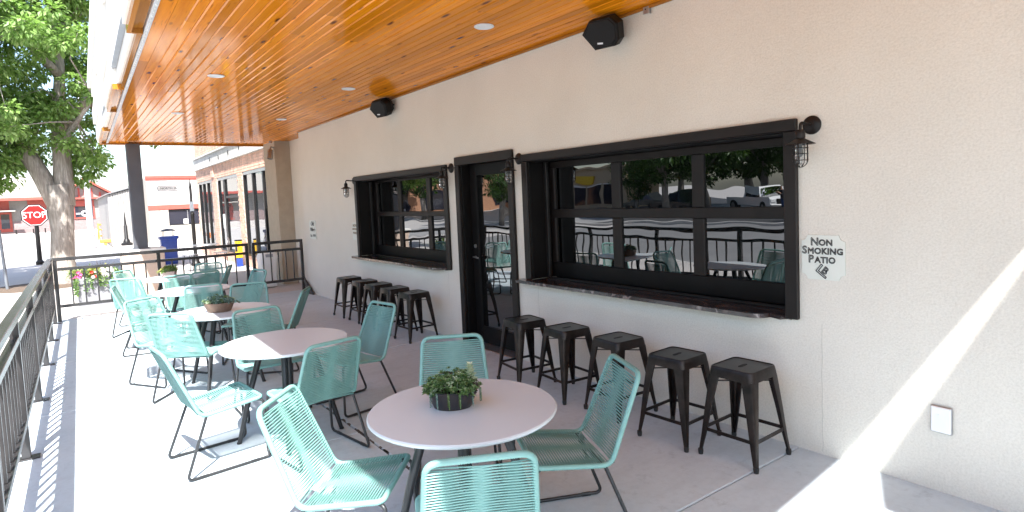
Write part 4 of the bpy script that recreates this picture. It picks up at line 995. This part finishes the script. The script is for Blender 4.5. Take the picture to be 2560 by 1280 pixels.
m = MB(); m.tube([(1.7, 44, 3.3), (1.7, 44, 5.0)], .09, 8); wb(m, 'vent_pipe', 'cream_siding')
gs = thing('grey_shed', 'grey metal-clad gabled shed behind the steel column', 'shed', (-1.2, 42, 0)); OG = (-1.2, 42, 0)
for k in range(14):
    x0 = -1.75+k*.115; m = MB(); zt = 2.62+.45*(k/14); m.bbox(x0+.003, x0+.112, 38.2, 38.3, -.1, zt, .012); m.build('siding_sheet', 'grey_siding', gs, org=OG)
m = MB(); m.loft([[V(-1.74, y, -.1), V(-.14, y, -.1), V(-.14, y, 3.05), V(-1.74, y, 2.62)] for y in (38.31, 50)]); m.build('body', 'grey_siding', gs, org=OG)
m = MB(); m.loft([[V(-1.85, y, 2.60), V(-.13, y, 3.10), V(-.13, y, 3.16), V(-1.85, y, 2.66)] for y in (38.1, 50.2)]); m.build('roof', 'galv', gs, org=OG)

# ---- depot with red gable
dp = thing('depot_building', 'long cream depot building with red-trimmed gable far across the street', 'building', (-5, 62, 0)); OD = (-5, 62, 0)
db = lambda mb, n, mat, p=dp, **k: mb.build(n, mat, p, org=OD, **k)
YD = 60.0
db(MB().box(-16, -.55, YD, 70, 1.35, 3.0), 'upper_wall', 'depot_stone'); db(MB().box(-16.02, -.53, YD-.03, 70.02, -.2, 1.348), 'lower_wall', 'mauve_brick')
db(MB().prism([(-3.55, 3.0), (-2.22, 4.30), (-.15, 3.0)], YD+.02, YD+.4, 'y'), 'gable_wall', 'depot_stone')
m = MB(); m.beam((-3.75, YD-.25, 2.98), (-2.22, YD-.25, 4.50), .9, .14, upv=(0,1,0)); 
gr = MB(); gr.loft([[V(-3.75, y, 2.95), V(-2.22, y, 4.42), V(-2.22, y, 4.60), V(-3.75, y, 3.12)] for y in (YD-.6, 66)]); db(gr, 'gable_roof', 'red_trim')
gr = MB(); gr.loft([[V(-2.218, y, 4.42), V(.05, y, 2.90), V(.05, y, 3.07), V(-2.218, y, 4.60)] for y in (YD-.6, 66)]); db(gr, 'gable_roof', 'red_trim')
for x, zt in ((-3.0, 3.35), (-2.6, 3.75), (-2.22, 4.0), (-1.75, 3.75), (-1.2, 3.4), (-.75, 3.15)): db(MB().box(x-.06, x+.06, YD-.06, YD+.019, 3.0, zt), 'gable_strut', 'red_trim')
db(MB().bbox(-3.7, 0, YD-.5, YD+.019, 2.86, 3.0-.002, .01), 'eave_beam', 'red_trim')
gr = MB(); gr.loft([[V(x, YD-1.0, 3.0), V(x, YD-1.0, 3.1), V(x, 65, 5.0), V(x, 65, 4.9)] for x in (-16.5, -3.76)]); db(gr, 'long_roof', 'cream_roof')
db(MB().bbox(-16.5, -3.78, YD-1.08, YD-1.01, 2.90, 3.12, .01), 'eave_fascia', 'red_trim')
for x0, x1 in ((-7.6, -7.0), (-5.9, -4.75)): db(MB().bbox(x0, x1, YD-.1, YD-.032, 2.2, 2.95, .01), 'red_panel', 'red_trim')
dr = db(MB().bbox(-7.75, -6.9, YD-.09, YD-.033, .55, 2.05, .01), 'door', 'red_trim'); MB().box(-7.55, -7.05, YD-.10, YD-.092, .8, 1.9).build('pane', 'far_glass', dr, org=OD)
db(MB().bbox(-8.0, -6.6, YD-1.2, YD-.035, 2.08, 2.18, .01), 'door_canopy', 'cream_roof')
for wx0, wx1 in ((-3.05, -1.65),):
    w_ = db(MB().bbox(wx0, wx1, YD-.10, YD-.032, 2.30, 2.78, .01), 'window', 'red_trim')
    MB().box(wx0+.1, wx1-.1, YD-.05, YD-.033, 1.42, 2.29).build('pane', 'far_glass', w_, org=OD); MB().bbox(wx0, wx1, YD-.10, YD-.032, 1.28, 1.40, .01).build('sill', 'red_trim', w_, org=OD)
    for xx in (wx0, wx1-.1): MB().bbox(xx, xx+.095, YD-.09, YD-.032, 1.401, 2.299, .01).build('jamb', 'red_trim', w_, org=OD)
    m = MB(); m.lathe([(.12, 0), (.24, 0), (.24, .01), (.12, .01)], 18); o = m.build('window_emblem', 'sign_white', w_); o.location = V(wx0+.72, YD-.06, 1.72)-V(*OD); o.rotation_euler = (PI/2, 0, 0)
    MB().box(wx0+.15, wx0+.45, YD-.058, YD-.051, 1.68, 1.76).build('window_stripe', 'sign_white', w_, org=OD); MB().box(wx0+1.0, wx0+1.25, YD-.058, YD-.051, 1.68, 1.76).build('window_stripe', 'sign_white', w_, org=OD)
db(MB().bbox(-16, -.5, YD-2.5, YD-1.25, -.2, .42, .02), 'platform', 'sidewalk')
nd = thing('slatted_bin', 'dark blue gate panel beside the red-gabled depot', 'gate', (-.5, 58, 0))
MB().bbox(-.05, .65, 0, .12, .1, 2.0, .02).build('panel', 'grey_column', nd); MB().bbox(.0, .60, -.03, -.001, 2.05, 2.9, .02).build('lattice', 'bronze_paint', nd)
for bi, bx in enumerate((-6.1, -4.4)):
    b_ = thing('platform_bench', ('left' if bi == 0 else 'right')+' reddish bench on the depot platform behind the stop sign', 'bench', (bx, 57.6, .42), group='depot benches')
    MB().bbox(-.6, .6, -.2, .2, .32, .38, .01).build('seat', 'mauve_brick', b_); MB().bbox(-.6, .6, .2, .25, .381, .75, .01).build('backrest', 'mauve_brick', b_)
    for x in (-.5, .5): MB().bbox(x-.04, x+.04, -.18, .18, 0, .319, .01).build('leg', 'black_metal', b_)

# ================================================================== trees
def leaf_cloud(mb, c, rad, n, rr, L, squash=.75, droop=.5):
    c = Vector(c)
    for k in range(n):
        d = V(rr.gauss(0, 1), rr.gauss(0, 1), rr.gauss(0, 1)).normalized(); p = c+V(d.x, d.y, d.z*squash)*rad*(rr.random()**.45)
        e = (d+V(rr.gauss(0,.6), rr.gauss(0,.6), -droop+rr.gauss(0,.5)))
        mb.leaf(p, e, V(rr.gauss(0,.4), rr.gauss(0,.4), 1), L*rr.uniform(.7, 1.25), L*.55, .12)
def limb(mb, pts, r0, r1, n=10):
    P_ = fillet(pts, .6, 5); k = len(P_); mb.tube(P_, [r0+(r1-r0)*i/(k-1) for i in range(k)], n)
    return P_
tr = thing('shade_tree', 'big leafy shade tree with forked grey trunk beyond the railing corner', 'tree', (-3.75, 18.2, -.02)); rr = random.Random(5)
m = MB()
P0 = [V(0,0,-.05), V(.0,0,.12), V(.03,0,.6), V(.08,0,1.3), V(.09,0,2.0), V(.06,0,2.4)]
m.tube(P0, [.40, .30, .245, .235, .27, .28], 16)
tips = []
main = [([V(.03,0,1.9), V(-.28,.05,2.8), V(-.75,.15,3.7), V(-1.5,.3,5.2), V(-2.4,.3,7.2)], .22, .07), ([V(.16,0,1.9), V(.20,.05,2.8), V(.18,.1,3.9), V(.35,0,5.4), V(.2,-.2,8.2)], .235, .07),
        ([V(-.7,.15,3.6), V(-1.6,-.3,4.0), V(-2.9,-.6,4.3)], .12, .04), ([V(.2,.1,3.7), V(.8,.3,4.5), V(1.6,.4,5.4)], .13, .04), ([V(-.35,.05,2.8), V(-.6,.9,3.6), V(-1.0,1.9,4.4)], .12, .04),
        ([V(.3,0,5.0), V(-.4,-.6,5.8), V(-1.1,-1.2,6.6)], .11, .04), ([V(.12,.0,3.2), V(.5,-.6,3.8), V(.9,-1.3,4.3)], .10, .03), ([V(-1.2,.25,4.6), V(-1.0,-.7,5.0), V(-.9,-1.6,5.4)], .09, .03)]
for pts_, a, b in main:
    P_ = limb(m, pts_, a, b); tips += P_[len(P_)//2:]
m.build('trunk', 'bark', tr, smooth=180)
tw = MB(); lf = MB(); cl = []
for k in range(430):
    for _ in range(50):
        d = V(rr.uniform(-1,1), rr.uniform(-1,1), rr.uniform(-1,1))
        if d.length > 1 or d.length < .25: continue
        p = V(-1.35, .4, 6.0)+V(d.x*3.5, d.y*3.3, d.z*4.0)
        lim = 1.15 if p.z < 4.2 else 1.9
        if p.x > lim or p.z < 2.25+max(0, .9-abs(p.x+.2))*1.0: continue
        if p.z < 3.2 and -.9 < p.x < .35 and p.y < .8: continue
        break
    else: continue
    cl.append(p)
cl += [V(-1.35,-.3,2.75), V(-1.5,-.2,3.1), V(-1.15,-.4,3.2), V(-1.6,.1,2.5), V(-.95,-.5,3.55), V(-1.3,-.5,3.6), V(-.2,-.5,3.5), V(.35,-.5,3.4), V(.0,-.6,3.9), V(-.6,-.6,3.8), V(-1.45,-.3,2.3), V(.75,.2,2.75), V(.95,.1,2.95), V(.5,.3,2.6), V(.8,.4,3.2), V(-1.0,-.2,2.6), V(-1.25,-.1,2.45), V(-.9,.3,2.95), V(1.75,.6,3.62), V(2.2,.8,3.66), V(-.45,.4,3.1)]
for p in cl:
    q_ = min(tips, key=lambda t_: (t_-p).length); mid = (q_+p)/2+V(rr.gauss(0,.12), rr.gauss(0,.12), rr.uniform(.0,.25))
    if (q_-p).length < 2.2: tw.tube([q_, mid, p+V(0,0,.05)], [.024, .014, .006], 5, caps=False)
    rad = rr.uniform(.26, .5); leaf_cloud(lf, p, rad, int(190*rad*rad/.14), rr, .135, .62, .75)
tw.build('twigs', 'bark', tr, kind='stuff', smooth=180); lf.build('crown', 'tree_leaf', tr, kind='stuff')

t2 = thing('street_tree', 'x', 'tree', group='trees across the street'); rr = random.Random(9)
m = MB(); m.tube([V(0,0,0), V(.05,0,1.2), V(0,.05,2.6), V(.1,0,4.5)], [.26, .2, .18, .08], 10)
for k in range(6): a = k*1.05; m.tube([V(0,0,2.3+.2*k), V(math.cos(a)*1.2, math.sin(a)*1.2, 3.6+.25*k), V(math.cos(a)*2.3, math.sin(a)*2.3, 4.6+.2*k)], [.1, .07, .03], 6)
m.build('trunk', 'bark', t2, smooth=180)
lf = MB()
for k in range(95):
    while True:
        d = V(rr.uniform(-1,1), rr.uniform(-1,1), rr.uniform(-1,1))
        if .35 < d.length < 1: break
    leaf_cloud(lf, V(d.x*3.1, d.y*3.1, 5.4+d.z*3.4), rr.uniform(.5, .9), 120, rr, .24, .7, .6)
lf.build('crown', 'dark_leaf', t2, kind='stuff')
TR = [((-30, 28.2), 1.2, 'tree across the street mirrored in the middle panes of the large window'), ((-38, 25.5), 1.4, 'tall tree mirrored behind the white pickup'), ((-31, 31.5), .7, 'small dark tree mirrored beside the tan shop'),
      ((-38, 20.5), 1.3, 'tree mirrored at the right edge of the large window'), ((-19.0, 32.0), .85, 'bright tree mirrored in the glass door'), ((-21, 47), 1.2, 'dark tree mirrored in the smaller window'), ((-25, 60), 1.35, 'farthest tree mirrored in the smaller window'),
      ((-33, 27.0), 1.15, 'tree mirrored just left of the white pickup'), ((-26, 8), 1.2, 'tree across the street left of the camera'), ((-45, 27), 1.35, 'back-row tree across the lot, right of its row'), ((-46, 31.5), 1.45, 'back-row tree across the lot, second from the right'), ((-44, 35.5), 1.3, 'back-row tree across the lot, third from the right'), ((-47, 40), 1.4, 'back-row tree across the lot, beside the tan shop')]
for i, ((x, y), s_, lab) in enumerate(TR):
    if i == 0: o = t2; o['label'] = lab
    else: o = copy_tree(t2, label=lab)
    o.location = (x, y, -.16); o.rotation_euler = (0, 0, i*1.3); o.scale = (s_, s_, s_)

# ================================================================== across the street (seen mirrored in the windows)
sh = thing('tan_shop', 'flat-roofed tan shop with a yellow sign across the street', 'shop', (-42, 46, -.16)); OS = (-42, 46, -.16)
sb = lambda mb, n, mat, p=sh: mb.build(n, mat, p, org=OS)
sb(MB().bbox(-47, -42, 43, 66, -.2, 4.1, .02), 'body', 'beige_wall'); sb(MB().bbox(-47.2, -41.8, 42.8, 66.2, 4.102, 4.35, .02), 'parapet', 'beige_wall'); sb(MB().bbox(-41.98, -41.8, 47.5, 50.5, 2.6, 3.5, .02), 'sign_panel', 'yellow_paint')
for k in range(5):
    y = 44+k*2.4; w_ = sb(MB().bbox(-41.99, -41.9, y, y+2.2, 2.25, 2.4, .01), 'shop_window', 'sign_white'); MB().box(-41.99, -41.95, y+.1, y+2.1, .3, 2.24).build('pane', 'far_glass', w_, org=OS)
b2 = thing('brick_store', 'orange-brown store mirrored in the glass door', 'shop', (-30, 66, -.16)); OS2 = (-30, 66, -.16)
MB().bbox(-44, -23, 62, 76, -.2, 5, .02).build('body', 'tan_wall', b2, org=OS2); MB().bbox(-44.1, -22.9, 61.9, 76.1, 5.002, 5.3, .02).build('parapet', 'beige_wall', b2, org=OS2)
for k in range(4): MB().bbox(-42+k*5, -39+k*5, 61.9, 61.98, .4, 2.6, .02).build('window', 'far_glass', b2, org=OS2)
pu = thing('pickup_truck', 'white four-door pickup parked across the street, mirrored in the large window', 'pickup', (-33, 22.6, -.155), R(-60))
body = [(-2.7,.45),(-2.72,1.05),(-.75,1.1),(-.55,1.12),(-.3,1.75),(.9,1.78),(1.45,1.2),(2.6,1.08),(2.75,.95),(2.78,.5)]
m = MB(); m.prism(body, -.92, .92, 'y'); m.v = [(x, y*(.86 if z > 1.3 else 1), z) for x, y, z in m.v]; m.build('body', 'car_white', pu)
for sy in (-1, 1):
    for a, b in ((-.2, .32), (.38, 1.05)): m = MB(); m.loft([[V(a+(.0 if a > 0 else -.12), sy*.925, 1.2), V(b+.1, sy*.925, 1.2), V(b-.1, sy*.80, 1.66), V(a, sy*.80, 1.66)], [V(a+(.0 if a > 0 else -.12), sy*.90, 1.2), V(b+.1, sy*.90, 1.2), V(b-.1, sy*.78, 1.66), V(a, sy*.78, 1.66)]]); m.build('side_window', 'far_glass', pu)
m = MB(); m.add([V(1.02,-.74,1.70), V(1.02,.74,1.70), V(1.47,.84,1.24), V(1.47,-.84,1.24)], [(0,1,2,3)]); m.build('windshield', 'far_glass', pu)
for x in (-1.75, 1.8):
    for sy in (-1, 1):
        m = MB(); m.lathe([(0,-.13),(.22,-.13),(.40,-.12),(.42,-.08),(.42,.08),(.40,.12),(.22,.13),(0,.13)], 20); o = m.build('wheel', 'rubber', pu, smooth=40); o.location = (x, sy*.84, .42); o.rotation_euler = (PI/2, 0, 0)
        m = MB(); m.lathe([(0,-.14),(.2,-.135),(.22,-.131),(.22,.131),(0,.14)], 14); r_ = m.build('rim', 'galv', o)
MB().bbox(2.70, 2.83, -.9, .9, .42, .66, .03).build('bumper', 'galv', pu); MB().bbox(2.74, 2.80, -.55, .55, .68, .95, .02).build('grille', 'black_metal', pu)
for sy in (-1, 1): MB().bbox(2.66, 2.79, sy*.74-.14, sy*.74+.14, .76, .95, .02).build('headlight', 'sign_white', pu); MB().bbox(1.25, 1.42, sy*1.04-.1, sy*1.04+.1, 1.18, 1.36, .03).build('mirror', 'black_metal', pu)
def sedan(loc, rz, label, mat):
    t = thing('parked_car', label, 'car', loc, rz, 'cars across the street')
    prof = [(-2.2,.4),(-2.25,.85),(-1.5,.95),(-.9,1.38),(.5,1.40),(1.1,.98),(2.1,.82),(2.25,.6),(2.22,.35)]
    m = MB(); m.prism(prof, -.86, .86, 'y'); m.v = [(x, y*(.78 if z > 1.1 else 1), z) for x, y, z in m.v]; m.build('body', mat, t)
    for sy in (-1, 1): m = MB(); m.loft([[V(-1.2, sy*k, .99), V(.85, sy*k, .99), V(.4, sy*(k-.16), 1.34), V(-.8, sy*(k-.16), 1.34)] for k in (.83, .85)]); m.build('side_window', 'far_glass', t)
    for x in (-1.35, 1.4):
        for sy in (-1, 1): m = MB(); m.lathe([(0,-.1),(.30,-.1),(.32,-.06),(.32,.06),(.30,.1),(0,.1)], 16); o = m.build('wheel', 'rubber', t); o.location = (x, sy*.78, .32); o.rotation_euler = (PI/2, 0, 0)
    return t
sedan((-34, 30, -.155), R(100), 'dark car mirrored left of the white pickup', 'car_dark'); sedan((-35.5, 18.2, -.155), R(115), 'dark car mirrored beside the white pickup', 'car_dark'); sedan((-38, 37, -.155), R(80), 'dark car parked before the tan shop', 'car_dark')
# standing person near the pickup (seen only as a reflection)
pe = thing('person', 'person in dark shirt and blue jeans standing before the white pickup', 'person', (-30.2, 19.6, -.15), R(-50))
bmv = [(0,0,.95),(0,0,1.15),(0,.01,1.36),(0,.0,1.47),(0,.02,1.53),(0,.03,1.62),(0,.03,1.72), (.11,0,.88),(.13,.03,.50),(.13,-.02,.09),(.13,.10,.04), (-.11,0,.88),(-.12,.0,.50),(-.13,-.04,.09),(-.13,.08,.04), (.18,0,1.40),(.27,.06,1.15),(.17,.26,1.28),(.10,.33,1.36), (-.18,0,1.40),(-.27,.06,1.15),(-.17,.26,1.28),(-.10,.33,1.36)]
ed = [(0,1),(1,2),(2,3),(3,4),(4,5),(5,6),(0,7),(7,8),(8,9),(9,10),(0,11),(11,12),(12,13),(13,14),(2,15),(15,16),(16,17),(17,18),(2,19),(19,20),(20,21),(21,22)]
rad = [.14,.13,.15,.06,.055,.095,.08,.10,.07,.045,.04,.10,.07,.045,.04,.075,.05,.038,.035,.075,.05,.038,.035]
me = bpy.data.meshes.new('tmp'); me.from_pydata(bmv, ed, []); tmp = bpy.data.objects.new('tmp', me); COL.objects.link(tmp)
md = tmp.modifiers.new('s', 'SKIN'); 
for i, v_ in enumerate(me.skin_vertices[0].data): v_.radius = (rad[i], rad[i]*.85); v_.use_root = (i == 0)
tmp.modifiers.new('d', 'SUBSURF').levels = 1
dg = bpy.context.evaluated_depsgraph_get(); dg.update(); bme = bpy.data.meshes.new_from_object(tmp.evaluated_get(dg)); bpy.data.objects.remove(tmp)
bme.materials.clear()
for n_ in ('skin', 'shirt', 'jeans', 'hair', 'rubber'): bme.materials.append(MATS[n_])
for p_ in bme.polygons:
    c = p_.center; p_.use_smooth = True
    p_.material_index = 4 if c.z < .09 else 2 if c.z < .96 else 3 if c.z > 1.66 or (c.z > 1.56 and c.y < .0) else 0 if (c.z > 1.46 or c.y > .16) else 1
link('body', bme, pe)
MB().bbox(-.08, .08, .34, .40, 1.36, 1.47, .01).build('held_camera', 'black_paint', pe)
